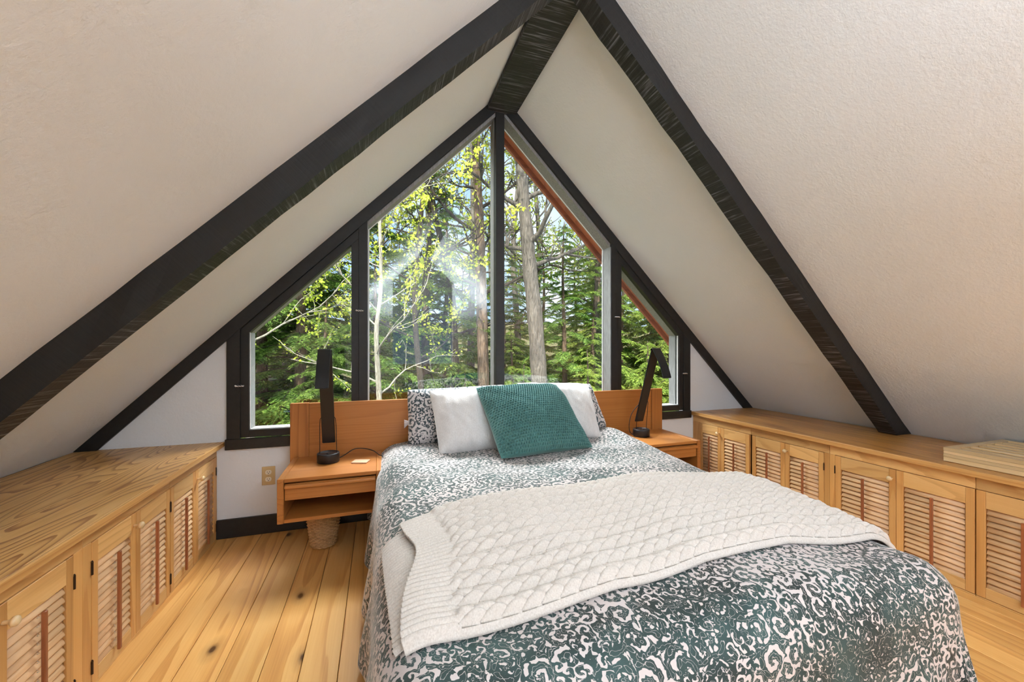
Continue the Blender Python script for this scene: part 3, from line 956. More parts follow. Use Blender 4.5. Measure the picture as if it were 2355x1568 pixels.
A_, R_, YF_ = 0.745, 0.140, -2.035
def drape(s, t):
    s = np.asarray(s, float)
    t = np.asarray(t, float)
    qx = np.clip(s, -A_, A_)
    qy = np.maximum(t, YF_)
    dx, dy = s - qx, t - qy
    hyp = np.sqrt(dx * dx + dy * dy) + 1e-9
    L = np.maximum(np.abs(dx), np.abs(dy))
    ux, uy = dx / hyp, dy / hyp
    ang = np.minimum(L / R_, math.pi / 2)
    hang = np.maximum(0, L - R_ * math.pi / 2)
    out = R_ * np.sin(ang)
    drop = R_ * (1 - np.cos(ang)) + hang
    per = np.arctan2(uy, ux) * 0.35 + s * np.abs(uy) + t * np.abs(ux)
    fold = np.sin(per * 15.0 + 1.3 * np.sin(per * 4.1 + 0.5)) * 0.022 + np.sin(per * 31 + 2.0) * 0.006
    out = out + hang * 0.10 + fold * sstep(0.03, 0.32, hang)
    zt = 0.505 + 0.030 * (1 - (qx / 0.80) ** 4) * sstep(YF_, YF_ + 0.5, qy) + 0.012
    zt = zt + 0.048 * np.exp(-((qx - 0.78) / 0.20) ** 2 - ((qy + 0.42) / 0.28) ** 2)
    zt = zt + 0.020 * np.exp(-((qx + 0.72) / 0.22) ** 2 - ((qy + 0.50) / 0.30) ** 2)
    w = wavenoise(s, t * 1.25, 3, 6.0, 2, 0.5) * 0.0085
    crease = np.abs(wavenoise(s * 0.8 + 0.3 * t, t * 1.3, 5, 7.5, 1)) * -0.013
    soft = 1 - 0.6 * sstep(0.05, 0.3, hang)
    z = zt - drop + (w + crease) * soft
    x = qx + ux * out
    y = qy + uy * out
    # the flat underside of the hem does not sink in the floor
    return np.stack([x, y, np.maximum(z, 0.028)], -1)

ns_, nt_ = 300, 260
LH = R_ * math.pi / 2 + 0.33
sv = np.linspace(-A_ - LH, A_ + LH, ns_)
tv = np.linspace(-0.115, YF_ - LH, nt_)
S, T = np.meshgrid(sv, tv, indexing='ij')
P = drape(S, T).reshape(-1, 3)
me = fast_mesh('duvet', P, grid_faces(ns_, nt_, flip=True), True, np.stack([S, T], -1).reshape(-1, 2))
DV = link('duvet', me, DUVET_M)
sol = DV.modifiers.new('thickness', 'SOLIDIFY')
sol.thickness = 0.012
sol.offset = -1
tag(DV, 'dark green and pale scroll patterned duvet covering the bed', 'duvet')

# cable knit throw
def mat_knit():
    m = Mat('cream_cable_knit')
    v = m.obj(rand=0)
    a = m.noise(m.vmath('MULTIPLY', v, (260, 120, 260)), 1.0, 2.0, 0.6)
    m.p(Base_Color=m.ramp(a, [(0.3, (0.62, 0.555, 0.49)), (0.7, (0.77, 0.71, 0.645))]), Roughness=0.95, Sheen_Weight=0.25)
    m.bump(a, 0.35, 0.002)
    return m.m
KNIT = mat_knit()
def throw_edge(s):
    far = np.interp(s, [-0.86, -0.6, 0.1, 0.7, 0.9, 1.3], [-1.40, -1.335, -1.305, -1.345, -1.36, -1.36])
    near = np.interp(s, [-0.86, -0.6, 0.0, 0.5, 0.8, 1.3], [-1.985, -1.965, -1.925, -1.920, -1.95, -2.0])
    return far, near
def drape_n(s, t, h):
    e = 0.004
    p = drape(s, t)
    a = drape(s + e, t) - drape(s - e, t)
    b = drape(s, t + e) - drape(s, t - e)
    n = np.cross(a, b)
    n /= np.linalg.norm(n, axis=-1)[..., None] + 1e-9
    return p + n * h[..., None]
def cable_height(xa, v, ncab):
    """xa: metres along, v: 0..1 across"""
    c = v * ncab
    k = np.floor(c)
    f = c - k - 0.5                       # -0.5..0.5 inside a column
    w = f / 0.315
    dome = np.sqrt(np.clip(1 - w * w, 0, 1))
    ph = xa / 0.056 * math.pi + k * 0.7
    # a plait: lumps of the two halves lean towards the middle and alternate
    half = np.where(w < 0, 0.32, 0.0) * math.pi
    saw = np.mod((ph + half + 2.0 * np.abs(w) ** 1.3) / math.pi, 1.0)
    lump = np.clip(np.sin(saw ** 0.8 * math.pi), 0, 1)
    groove = 1 - 0.35 * np.exp(-(w / 0.12) ** 2)
    h = dome * (0.15 + 0.85 * lump) * groove * 0.024
    # narrow purl rib with beads between the cables
    g = (0.5 - np.abs(f)) / 0.14
    rib = np.exp(-((g - 0.55) / 0.35) ** 2) * (0.0026 + 0.0012 * np.sin(xa / 0.0062 * math.pi))
    return h + np.where(np.abs(w) > 0.98, rib, 0)
na, nb_ = 920, 330
sa = np.linspace(-0.800, 1.30, na)
vb = np.linspace(0, 1, nb_)
SA, VB = np.meshgrid(sa, vb, indexing='ij')
far, near = throw_edge(SA)
endw = -0.795 + 0.045 * np.exp(-((VB - 0.42) / 0.26) ** 2) - 0.02 * VB
SA2 = endw + (SA + 0.800) * (1.30 - endw) / 2.10
far, near = throw_edge(SA2)
wob = 0.004 * np.sin(SA2 * 9 + VB * 5)
TT = far + (near - far) * VB + wob
edge = np.clip(np.minimum(VB, 1 - VB) / 0.05, 0, 1)
h0 = 0.007 + 0.019 * np.sqrt(1 - (1 - edge) ** 2)
hem = sstep(0.13, 0.10, SA2 - endw)
ribs = (0.5 + 0.5 * np.sin(VB * 2 * math.pi * 34)) * 0.0085
hh = cable_height(SA2, VB, 10) * (1 - hem) + ribs * hem
hh *= 0.4 + 0.6 * edge
TH = empty('throw_blanket', (0.2, -1.64, 0.55))
tag(TH, 'cream cable knit throw folded across the foot half of the bed', 'blanket')
pb = np.array(TH.location)
P = drape_n(SA2, TT, h0 + hh + 0.003 * wavenoise(SA2, TT, 9, 7, 1)) - pb
up = link('upper_layer', fast_mesh('upper_layer', P.reshape(-1, 3), grid_faces(na, nb_, flip=False), True), KNIT, TH)
sol = up.modifiers.new('thickness', 'SOLIDIFY'); sol.thickness = 0.007; sol.offset = -1
na2, nb2 = 60, 300
SA, VB = np.meshgrid(np.linspace(0, 1, na2), np.linspace(0.03, 0.97, nb2), indexing='ij')
end2 = -0.868 + 0.03 * VB
S2 = end2 + SA * (-0.66 - end2)
far, near = throw_edge(S2)
far = far - 0.03
T2 = far + (near - far) * VB
h2 = 0.005 + 0.0085 * (0.5 + 0.5 * np.sin(VB * 2 * math.pi * 34))
P = drape_n(S2, T2, h2) - pb
lo_ = link('lower_layer', fast_mesh('lower_layer', P.reshape(-1, 3), grid_faces(na2, nb2), True), KNIT, TH)
sol = lo_.modifiers.new('thickness', 'SOLIDIFY'); sol.thickness = 0.005; sol.offset = -1

# cushions
def cushion(name, TL, TR, BR, BL, thick, mat, n=60, seed=1, relief=None, pinch=0.05, wr=0.008, uvs=1.0, power=0.55):
    TL, TR, BR, BL = [np.array(p, float) for p in (TL, TR, BR, BL)]
    u = np.linspace(-1, 1, n)
    # denser towards the seams
    u = np.sin(u * math.pi / 2) * 0.35 + u * 0.65
    U, V = np.meshgrid(u, u, indexing='ij')
    pin = pinch * (1 - np.abs(U) ** 2) * V ** 2 * np.sign(V)
    pin2 = pinch * (1 - np.abs(V) ** 2) * U ** 2 * np.sign(U)
    rc = 1 - 0.035 * U ** 4 * V ** 4
    u2 = (U * rc - pin2 + 1) / 2
    v2 = (V * rc - pin + 1) / 2
    base = ((BL * (1 - u2)[..., None] + BR * u2[..., None]) * (1 - v2)[..., None] + (TL * (1 - u2)[..., None] + TR * u2[..., None]) * v2[..., None])
    nrm = np.cross(TR - BL, TL - BR)
    nrm /= np.linalg.norm(nrm)
    if nrm[1] > 0:
        nrm = -nrm
    prof = (np.clip(1 - np.abs(U) ** 2.3, 0, 1) * np.clip(1 - np.abs(V) ** 2.3, 0, 1)) ** power
    W = np.linalg.norm(TR - TL)
    Hh = np.linalg.norm(TL - BL)
    r = wavenoise(U * W * 0.5, V * Hh * 0.5, seed, 13, 2) * wr
    # tension creases running from the corners
    cr = np.sin(np.arctan2(np.abs(V), np.abs(U)) * 14 + seed) * wr * 0.7 * sstep(0.8, 1.3, np.hypot(U, V))
    hf = thick / 2 * prof + (r + cr) * prof ** 0.5
    hbk = thick / 2 * prof
    if relief is not None:
        hf = hf + relief(u2 * W, v2 * Hh) * sstep(0.0, 0.25, prof)
    front = base + nrm * hf[..., None]
    back = base - nrm * hbk[..., None]
    c = (TL + TR + BR + BL) / 4
    c[2] = min(BL[2], BR[2])
    Vv = np.concatenate([front.reshape(-1, 3), back.reshape(-1, 3)]) - c
    uv = np.stack([u2 * W, v2 * Hh], -1).reshape(-1, 2) * uvs
    F1 = grid_faces(n, n)
    F2 = grid_faces(n, n, n * n, flip=True)
    # orientation: front must look along nrm
    a, b, d = Vv[F1[0, 0]], Vv[F1[0, 1]], Vv[F1[0, 3]]
    mid = F1[len(F1) // 2]
    if np.cross(Vv[mid[1]] - Vv[mid[0]], Vv[mid[3]] - Vv[mid[0]]) @ nrm < 0:
        F1, F2 = F1[:, ::-1], F2[:, ::-1]
    me = fast_mesh(name, Vv, np.concatenate([F1, F2]), True, np.concatenate([uv, uv + 0.5]))
    return link(name, me, mat, None, c)

pl_left = tag(cushion('bed_pillow', (-0.700, -0.165, 0.890), (-0.010, -0.165, 0.905), (-0.02, -0.25, 0.545), (-0.70, -0.255, 0.535), 0.17, PILLOW_M, 60, 21, pinch=0.035, wr=0.009, power=0.45),
    'navy scroll patterned pillow standing left against the headboard', 'pillow', 'patterned bed pillows')
tag(cushion('bed_pillow', (0.03, -0.165, 0.885), (0.670, -0.165, 0.890), (0.765, -0.255, 0.560), (0.03, -0.25, 0.550), 0.17, PILLOW_M, 60, 24, pinch=0.035, wr=0.009, power=0.45),
    'navy scroll patterned pillow mostly hidden behind the right white cushion', 'pillow', 'patterned bed pillows')

# crumpled corner of the pale inner case sticking out beside the left pillow
tu, tvv = np.meshgrid(np.linspace(0, 2 * math.pi, 20), np.linspace(0, 1, 8), indexing='ij')
tr = 0.005 + 0.014 * tvv * (1 + 0.35 * np.sin(tu * 5))
TP = np.stack([-tvv * 0.034, tr * np.cos(tu) * 0.6, tr * np.sin(tu) * 1.3 - tvv * 0.012], -1)
link('inner_case_corner', fast_mesh('inner_case_corner', TP.reshape(-1, 3), grid_faces(20, 8), True), plain('pale_pink_case', (0.55, 0.47, 0.45), 0.9), pl_left, (-0.322, 0.0, 0.145))

def mat_fur():
    m = Mat('white_plush')
    v = m.obj()
    a = m.noise(m.vmath('MULTIPLY', v, (1, 1, 0.5)), 190.0, 3.0, 0.7)
    m.p(Base_Color=m.ramp(a, [(0.25, (0.70, 0.665, 0.64)), (0.7, (0.84, 0.82, 0.805))]), Roughness=1.0, Sheen_Weight=0.7, Sheen_Roughness=0.5)
    m.bump(a, 0.5, 0.004)
    return m.m
FUR = mat_fur()
def fur_relief(x, y):
    return 0.0022 * wavenoise(x, y * 0.6, 31, 60, 2) + 0.0007 * np.sin(x * 2 * math.pi / 0.06)
tag(cushion('throw_cushion', (-0.570, -0.275, 0.895), (-0.140, -0.275, 0.905), (-0.125, -0.475, 0.520), (-0.530, -0.485, 0.515), 0.24, FUR, 110, 4, fur_relief, pinch=0.055, wr=0.009),
    'white plush cushion standing left of the green one', 'cushion', 'white plush cushions')
tag(cushion('throw_cushion', (0.030, -0.255, 0.925), (0.600, -0.255, 0.900), (0.585, -0.470, 0.545), (0.080, -0.45, 0.535), 0.24, FUR, 110, 6, fur_relief, pinch=0.055, wr=0.009),
    'white plush cushion behind and right of the green one', 'cushion', 'white plush cushions')

def mat_waffle():
    m = Mat('teal_waffle_weave')
    v = m.obj()
    a = m.noise(v, 300.0, 2.0, 0.6)
    b = m.noise(v, 6.0, 2.0)
    c = m.ramp(m.math('ADD', m.math('MULTIPLY', a, 0.6), m.math('MULTIPLY', b, 0.4)), [(0.3, (0.055, 0.165, 0.15)), (0.7, (0.105, 0.265, 0.245))])
    m.p(Base_Color=c, Roughness=0.9, Sheen_Weight=0.35, Sheen_Roughness=0.4)
    m.bump(a, 0.3, 0.001)
    return m.m
def waffle_relief(x, y):
    p = 0.0142
    row = np.floor(y / (p * 1.1))
    cx = np.cos(2 * math.pi * (x / p + 0.5 * (row % 2)))
    cy = np.cos(2 * math.pi * (y / (p * 1.1) - 0.5))
    pit = np.clip(cx * 0.5 + 0.5, 0, 1) * np.clip(cy * 0.5 + 0.5, 0, 1)
    return -0.015 * pit ** 0.8 + 0.012 * np.exp(-(((x - 0.16) * 0.8 + (y - 0.36)) / 0.03) ** 2) * -0.5
tag(cushion('throw_cushion', (-0.290, -0.375, 0.912), (0.285, -0.385, 0.918), (0.395, -0.70, 0.545), (-0.225, -0.735, 0.535), 0.29, mat_waffle(), 330, 8, waffle_relief, pinch=0.055, wr=0.010),
    'teal green waffle weave cushion in front of the others', 'cushion')
# ------------------------------------------------------------------ woods outside
def mat_leaf(name, dark, mid, light, scale=1.6):
    m = Mat(name)
    v = m.obj()
    a = m.noise(v, scale, 3.0, 0.6)
    gm = m.n('ShaderNodeNewGeometry')
    r = gm.outputs['Random Per Island']
    f = m.math('ADD', m.math('MULTIPLY', a, 0.7), m.math('MULTIPLY', r, 0.45))
    col = m.ramp(f, [(0.28, dark), (0.55, mid), (0.86, light)])
    hv = m.n('ShaderNodeHueSaturation', {'Hue': m.math('MULTIPLY_ADD', m.rnd, 0.03, 0.485), 'Saturation': 1.0, 'Value': m.math('MULTIPLY_ADD', m.rnd, 0.4, 0.8), 'Color': col})
    df = m.n('ShaderNodeBsdfDiffuse', {'Color': hv.outputs[0]})
    tl = m.n('ShaderNodeBsdfTranslucent', {'Color': m.mix(0.35, hv.outputs[0], light)})
    mx = m.n('ShaderNodeMixShader', {0: 0.38, 1: df.outputs[0], 2: tl.outputs[0]})
    m.t.links.new(mx.outputs[0], m.o.inputs['Surface'])
    return m.m
def mat_bark(name, dark, light, scale=1.0):
    m = Mat(name)
    v = m.obj((9 * scale, 9 * scale, 1.6 * scale))
    a = m.noise(v, 3.0, 4.0, 0.65, 0.6)
    m.p(Base_Color=m.ramp(a, [(0.35, dark), (0.65, light)]), Roughness=0.9)
    m.bump(a, 1.0, 0.05)
    return m.m
HEM_L = mat_leaf('hemlock_needles', (0.045, 0.095, 0.020), (0.135, 0.26, 0.055), (0.32, 0.46, 0.11))
HEM_L2 = mat_leaf('hemlock_needles_yellow', (0.075, 0.115, 0.022), (0.22, 0.31, 0.060), (0.44, 0.53, 0.12))
YOUNG = mat_leaf('young_leaves', (0.20, 0.25, 0.025), (0.36, 0.43, 0.045), (0.55, 0.58, 0.08), 4.0)
BARK_B = mat_bark('brown_bark', (0.060, 0.035, 0.022), (0.25, 0.165, 0.115))
BARK_G = mat_bark('grey_bark', (0.075, 0.062, 0.054), (0.24, 0.205, 0.18))
BARK_D = mat_bark('dark_twig_bark', (0.035, 0.025, 0.018), (0.10, 0.075, 0.055), 3.0)
BARK_P = mat_bark('pale_sapling_bark', (0.25, 0.22, 0.17), (0.48, 0.44, 0.36), 2.0)

def leaves_mesh(name, P, D, W, L, wid):
    """diamond leaves: P base, D direction, W side vector (unit), L length, wid half-width"""
    L = L[:, None]
    wid = wid[:, None]
    v0 = P
    v1 = P + D * L * 0.5 + W * wid
    v2 = P + D * L
    v3 = P + D * L * 0.5 - W * wid
    V = np.stack([v0, v1, v2, v3], 1).reshape(-1, 3)
    F = np.arange(len(P) * 4).reshape(-1, 4)
    return fast_mesh(name, V, F)

def hemlock_meshes(seed, h=11.0, rad=2.6, nbr=95, bare=0.0):
    r = np.random.default_rng(seed)
    zz = np.linspace(0, h, 14)
    trunk = np.stack([0.06 * np.sin(zz * 0.9 + seed), 0.06 * np.cos(zz * 0.7), zz], 1)
    tr = (0.16 * (1 - zz / h) ** 0.8 + 0.012)
    paths = [(trunk, tr, 10)]
    brs = []
    LP, LD, LW, LL, LB = [], [], [], [], []
    for i in range(nbr):
        f = (i + r.uniform(0, 1)) / nbr
        z0 = h * (0.06 + 0.93 * f)
        length = rad * (1 - f) ** 0.75 * r.uniform(0.7, 1.15) + 0.25
        az = i * 2.399 + r.uniform(-0.4, 0.4)
        n = 9
        t = np.linspace(0, 1, n)
        rise = r.uniform(0.0, 0.30)
        droop = r.uniform(0.35, 0.75)
        out = length * t
        zc = z0 + length * (rise * t - droop * t ** 2.2 * 0.6)
        bend = r.uniform(-0.25, 0.25)
        ang = az + bend * t
        pts = np.stack([trunk[0, 0] + out * np.cos(ang), out * np.sin(ang), zc], 1)
        brs.append((pts, 0.016 * (1 - t) * (length / 2) ** 0.5 + 0.003, 5))
        nt = int(16 + length * 19)
        ft = np.sort(r.uniform(0.14, 1.0, nt))
        base = np.stack([np.interp(ft, t, pts[:, k]) for k in range(3)], 1)
        tang = np.stack([np.interp(ft, t, np.gradient(pts[:, k])) for k in range(3)], 1)
        tang /= np.linalg.norm(tang, axis=1)[:, None]
        side = np.cross(tang, [0, 0, 1.0])
        side /= np.linalg.norm(side, axis=1)[:, None] + 1e-6
        sg = np.where(np.arange(nt) % 2 == 0, 1.0, -1.0)[:, None]
        tdir = side * sg * r.uniform(0.6, 1.0, (nt, 1)) + tang * r.uniform(0.5, 0.9, (nt, 1)) + np.array([0, 0, -1.0]) * r.uniform(0.05, 0.45, (nt, 1))
        tdir /= np.linalg.norm(tdir, axis=1)[:, None]
        tl = (0.16 + 0.34 * length / rad) * (1.15 - 0.7 * np.abs(ft - 0.45)) * r.uniform(0.6, 1.2, nt)
        k = 9
        for j in range(k):
            g = (j + 0.5) / k
            p = base + tdir * (tl * g)[:, None]
            p[:, 2] -= 0.12 * tl * g * g
            for sgn in (-1, 1):
                d = tdir * 0.75 + np.cross(tdir, [0, 0, 1.0]) * sgn * 0.75
                d[:, 2] -= 0.12
                d += r.normal(0, 0.18, d.shape)
                d /= np.linalg.norm(d, axis=1)[:, None]
                w = np.cross(d, [0, 0, 1.0]) + r.normal(0, 0.35, d.shape)
                w /= np.linalg.norm(w, axis=1)[:, None] + 1e-6
                LP.append(p); LD.append(d); LW.append(w)
                l = tl * (0.36 - 0.20 * g) * r.uniform(0.8, 1.2, nt)
                LL.append(l); LB.append(l * r.uniform(0.17, 0.26, nt))
    P, D, W = np.concatenate(LP), np.concatenate(LD), np.concatenate(LW)
    L, B = np.concatenate(LL), np.concatenate(LB)
    return (tubes_mesh('trunk', paths), tubes_mesh('branches', brs), leaves_mesh('needles', P, D, W, L, B))

def plant_from(meshes, mats, name, loc, rz, scale, label, cat, group=None, rx=0.0):
    T0 = empty(name, loc)
    T0.rotation_euler = (rx, 0, rz)
    T0.scale = (scale,) * 3
    tag(T0, label, cat, group)
    for nm, me, mt in zip(('trunk', 'branches', 'foliage'), meshes, mats):
        o = link(nm, me, None, T0)
        if not me.materials:
            me.materials.append(mt)
        o.material_slots[0].link = 'OBJECT'
        o.material_slots[0].material = mt
        if nm != 'trunk':
            o['kind'] = 'stuff'
    return T0

def gz(x, y):
    return -2.7 + 0.05 * y + 0.012 * max(0, y - 8) ** 1.6 + 0.25 * math.sin(x * 0.5) * math.cos(y * 0.4)

# ground
gx = np.linspace(-30, 40, 70)
gy = np.linspace(0.6, 48, 60)
GX, GY = np.meshgrid(gx, gy, indexing='ij')
GZ = np.vectorize(gz)(GX, GY) + 0.12 * wavenoise(GX, GY, 2, 1.1, 3)
gm_ = Mat('forest_floor')
gv = gm_.obj(rand=0)
gm_.p(Base_Color=gm_.ramp(gm_.noise(gv, 2.5, 6.0, 0.7), [(0.3, (0.09, 0.07, 0.035)), (0.5, (0.17, 0.14, 0.06)), (0.7, (0.10, 0.16, 0.045))]), Roughness=1.0)
gnd = link('ground', fast_mesh('ground', np.stack([GX, GY, GZ], -1).reshape(-1, 3), grid_faces(70, 60), True), gm_.m)
struct(gnd, 'leaf covered forest floor rising behind the house')

HEMS = [hemlock_meshes(101, 11.0, 2.7, 92), hemlock_meshes(202, 12.0, 2.5, 98), hemlock_meshes(303, 8.0, 2.3, 70)]
HL = 'hemlock farther back in the crowded woods beyond the window'
spots = [
    # x, y, scale, kind, yellow
    (-4.6, 5.6, 0.72, 0, 1), (-2.6, 7.4, 0.86, 1, 0), (-0.9, 6.4, 0.70, 2, 0), (0.35, 7.8, 0.80, 0, 0),
    (-1.5, 10.5, 1.05, 0, 0), (-4.6, 10.5, 1.0, 1, 1), (-8.0, 9.5, 1.0, 0, 0), (1.6, 12.5, 0.78, 1, 0),
    (3.0, 8.8, 0.52, 2, 1), (4.6, 6.6, 0.56, 2, 1), (6.4, 8.0, 0.66, 0, 1), (8.6, 9.0, 0.86, 1, 0), (7.2, 5.6, 0.62, 2, 0),
    (11.5, 11.0, 0.9, 0, 1), (5.6, 12.5, 0.66, 1, 0), (9.5, 15.0, 0.75, 0, 0), (14.5, 15.0, 1.0, 1, 0),
    (3.6, 17.0, 0.66, 0, 1), (-3.2, 16.0, 1.1, 1, 0), (0.2, 19.0, 0.8, 0, 1), (-9.5, 16.0, 1.1, 0, 1), (-6.5, 20.0, 1.1, 1, 0),
    (7.0, 20.0, 0.72, 1, 1), (12.0, 22.0, 0.8, 0, 0), (17.5, 21.0, 1.0, 1, 1), (2.1, 5.3, 0.42, 2, 0), (3.5, 5.0, 0.46, 2, 1), (4.9, 4.7, 0.48, 2, 1), (6.3, 4.4, 0.55, 2, 0), (5.2, 7.6, 0.72, 0, 1), (4.0, 7.2, 0.60, 1, 0), (1.0, 6.0, 0.40, 2, 1), (-1.8, 5.4, 0.55, 2, 0), (7.6, 7.2, 0.8, 1, 1), (-3.6, 8.4, 0.9, 0, 0),
    (3.4, 11.0, 0.72, 0, 0), (7.6, 11.5, 0.8, 1, 1), (10.2, 6.4, 0.8, 0, 0), (13.0, 7.6, 0.9, 1, 1), (16.5, 9.5, 1.0, 0, 0),
]
OWN = {
    1: 'dark hemlock with layered boughs in the middle of the left casement',
    2: 'hemlock directly behind the pale sapling in the tall left pane',
    3: 'dark hemlock in the middle of the tall left pane',
    25: 'small hemlock low in front of the thick grey forked tree',
    26: 'small yellow-green hemlock low in the tall right pane, right of the grey tree',
    27: 'small yellow-green hemlock low in the right casement, behind the lamp',
    28: 'low dark hemlock at the right edge of the right casement',
    29: 'tall yellow-green hemlock at the right edge of the tall right pane',
    30: 'pointed hemlock just right of the thick grey forked tree',
    31: 'small bright hemlock low beside the dark brown furrowed trunk',
    32: 'low young hemlock at the right edge of the left casement, behind the lamp',
    33: 'tall hemlock rising through the whole right casement',
    34: 'tall hemlock at the left edge of the left casement',
}
for i, (x, y, sc, kd, ye) in enumerate(spots):
    plant_from(HEMS[kd], (BARK_B, BARK_D, HEM_L2 if ye else HEM_L), 'hemlock_tree', (x, y, gz(x, y) - 0.05), i * 1.7, sc, OWN.get(i, HL), 'tree', 'hemlocks in the woods')

def decid_meshes(seed, trunk_pts, trunk_r, nb, blen, nleaf, leaf=0.07, up=0.5, zmin=0.3, sub=6, droop=0.0):
    r = np.random.default_rng(seed)
    tp = spline(trunk_pts, 26)
    rad = np.interp(np.linspace(0, 1, 26), np.linspace(0, 1, len(trunk_r)), trunk_r)
    # bark lumps
    paths = [(tp, rad * (1 + 0.05 * np.sin(np.arange(26) * 2.1)), 14)]
    brs, LP, LD = [], [], []
    def grow(p, d, length, rr, depth):
        n = 7
        pts = [p]
        for k in range(n - 1):
            d = d + r.normal(0, 0.14, 3) + np.array([0, 0, 0.03 - droop * 0.06])
            d /= np.linalg.norm(d)
            pts.append(pts[-1] + d * length / (n - 1))
        pts = np.array(pts)
        brs.append((pts, np.linspace(rr, rr * 0.35, n), 5 if depth else 6))
        if depth < 2:
            for k in range(sub if depth == 0 else max(2, sub - 3)):
                q = r.integers(2, n)
                dd = d * 0.6 + r.normal(0, 0.55, 3)
                dd[2] += up * 0.3
                dd /= np.linalg.norm(dd)
                grow(pts[q], dd, length * r.uniform(0.35, 0.6), rr * 0.45, depth + 1)
        else:
            pass
        if depth >= 1:
            m = nleaf
            q = r.uniform(1, n - 1, m)
            for qq in q:
                a = int(qq)
                b = min(a + 1, n - 1)
                LP.append(pts[a] * (1 - qq + a) + pts[b] * (qq - a) + r.normal(0, 0.02, 3))
                LD.append(d * 0.3 + r.normal(0, 0.7, 3) + np.array([0, 0, -0.3]))
    for i in range(nb):
        f = zmin + (1 - zmin) * (i + r.uniform(0, 0.9)) / nb
        p = np.array([np.interp(f, np.linspace(0, 1, 26), tp[:, k]) for k in range(3)])
        az = i * 2.4 + r.uniform(-0.5, 0.5)
        d = np.array([math.cos(az), math.sin(az), up + r.uniform(-0.2, 0.3)])
        d /= np.linalg.norm(d)
        rr = float(np.interp(f, np.linspace(0, 1, len(trunk_r)), trunk_r)) * 0.42
        grow(p, d, blen * (1.25 - 0.7 * f) * r.uniform(0.7, 1.2), rr, 0)
    LP, LD = np.array(LP), np.array(LD)
    LD /= np.linalg.norm(LD, axis=1)[:, None]
    W = np.cross(LD, r.normal(0, 1, LD.shape))
    W /= np.linalg.norm(W, axis=1)[:, None] + 1e-6
    L = leaf * r.uniform(0.6, 1.3, len(LP))
    return (tubes_mesh('trunk', paths), tubes_mesh('branches', brs), leaves_mesh('leaves', LP, LD, W, L, L * 0.36))

# pale sapling close to the left tall pane
b0 = np.array((-0.86, 3.6, gz(-0.86, 3.6)))
sap = decid_meshes(5, [(0, 0, -0.1), (0.02, 0, 1.5), (0.0, 0.0, 2.9), (-0.045, 0, 3.9), (0.03, 0, 4.7), (0.0, 0.02, 6.4), (0.05, 0, 8.2)], [0.055, 0.045, 0.034, 0.024, 0.008], 12, 1.5, 7, 0.045, 0.55, 0.30, 5)
plant_from(sap, (BARK_P, BARK_P, YOUNG), 'sapling', b0, 0.4, 1.0, 'slender pale barked sapling with a few yellow-green leaves close outside the tall left pane', 'tree')
sap2 = decid_meshes(15, [(0, 0, -0.1), (0.1, 0, 2.0), (0.0, 0.1, 4.0), (0.15, 0, 6.5), (0.1, 0.0, 8.4)], [0.07, 0.055, 0.04, 0.012], 16, 1.9, 16, 0.058, 0.35, 0.35, 6, 0.5)
b0 = np.array((-2.75, 4.4, gz(-2.75, 4.4)))
plant_from(sap2, (BARK_P, BARK_P, YOUNG), 'sapling', b0, 2.1, 1.0, 'leafy young maple with drooping twigs outside the left casement', 'tree')
b0 = np.array((-0.15, 5.2, gz(-0.15, 5.2)))
plant_from(sap2, (BARK_D, BARK_D, YOUNG), 'sapling', b0, 0.3, 1.12, 'taller leafy young maple behind the pale sapling', 'tree')

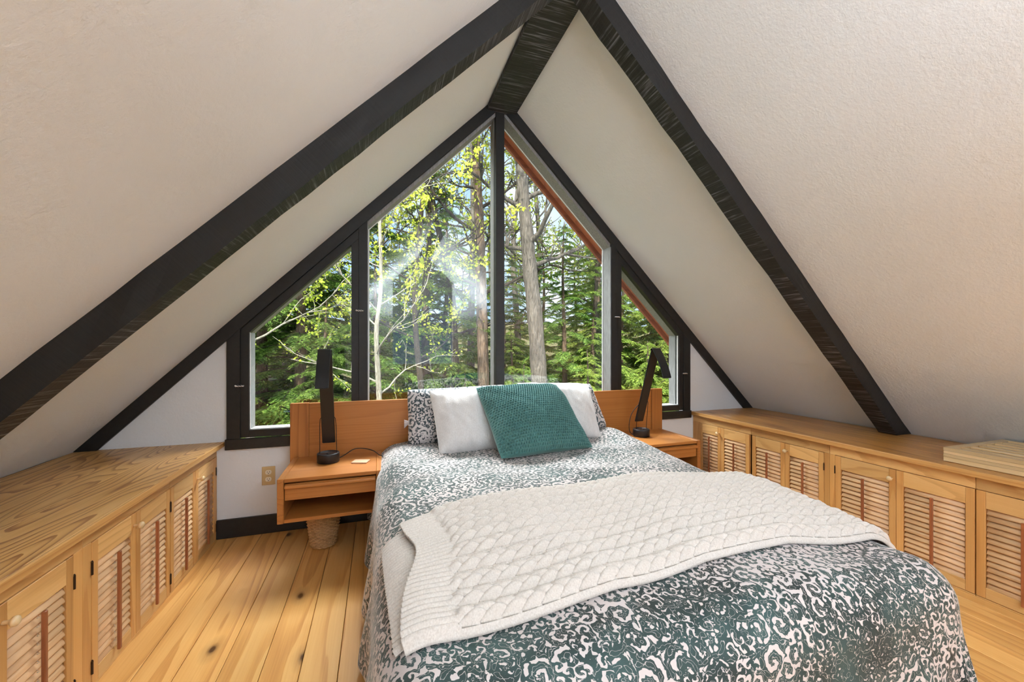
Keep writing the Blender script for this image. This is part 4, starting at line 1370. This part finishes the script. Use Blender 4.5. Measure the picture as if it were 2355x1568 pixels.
# two big trunks left and right of the centre mullion
def wp(lst, base):
    return [tuple(np.array(p) - base) for p in lst]
b1 = np.array((1.62, 6.8, gz(1.62, 6.8)))
t1 = decid_meshes(9, wp([(1.62, 6.8, -3.0), (1.62, 6.8, -0.5), (1.60, 6.8, 0.6), (1.56, 6.8, 2.2), (1.52, 6.8, 3.6), (1.46, 6.85, 5.4), (1.40, 6.9, 7.6), (1.4, 6.9, 9.5)], b1), [0.17, 0.145, 0.135, 0.12, 0.09, 0.05], 14, 2.0, 4, 0.075, 0.35, 0.42, 6)
plant_from(t1, (BARK_B, BARK_D, YOUNG), 'broadleaf_tree', b1, 0, 1.0, 'tall tree with a dark brown furrowed trunk just left of the centre mullion', 'tree')
b2 = np.array((2.92, 6.2, gz(2.92, 6.2)))
t2 = decid_meshes(12, wp([(2.92, 6.2, -3.0), (2.90, 6.2, -0.4), (2.84, 6.2, 0.5), (2.74, 6.2, 1.9), (2.62, 6.2, 2.9), (2.54, 6.2, 3.8), (2.42, 6.2, 5.0), (2.3, 6.2, 6.6), (2.3, 6.2, 8.6)], b2), [0.24, 0.20, 0.185, 0.165, 0.13, 0.08], 13, 2.6, 3, 0.07, 0.45, 0.52, 6)
plant_from(t2, (BARK_G, BARK_G, YOUNG), 'broadleaf_tree', b2, 0, 1.0, 'thick grey forked tree filling the tall right pane', 'tree')
b3 = np.array((1.05, 7.6, gz(1.05, 7.6)))
t3 = decid_meshes(14, wp([(1.05, 7.6, -3.0), (1.05, 7.6, 0), (1.02, 7.6, 1.4), (0.9, 7.6, 3.0), (0.5, 7.6, 4.6), (0.2, 7.6, 6.4), (0.0, 7.6, 8.6)], b3), [0.12, 0.10, 0.085, 0.06, 0.03], 15, 1.6, 1, 0.06, 0.2, 0.3, 6)
plant_from(t3, (BARK_D, BARK_D, YOUNG), 'broadleaf_tree', b3, 0, 1.0, 'thin leaning dark tree with bare twigs behind the brown trunk', 'tree')
far_t = decid_meshes(31, [(0, 0, 0), (0.1, 0, 3), (-0.1, 0.1, 7), (0.2, 0, 11), (0.1, 0, 14)], [0.15, 0.12, 0.09, 0.03], 18, 2.4, 5, 0.11, 0.55, 0.3, 6)
for i, (x, y) in enumerate([(4.6, 13), (6.8, 16), (3.0, 14.5), (-0.6, 14), (8.4, 12.5), (10.5, 17), (-4.0, 13), (1.2, 16), (5.2, 19)]):
    plant_from(far_t, (BARK_G, BARK_G, YOUNG), 'broadleaf_tree', (x, y, gz(x, y)), i * 2.3, 1.0 + 0.1 * (i % 3), 'slim grey tree with thin spring leaves far back in the woods', 'tree', 'slim trees far back')
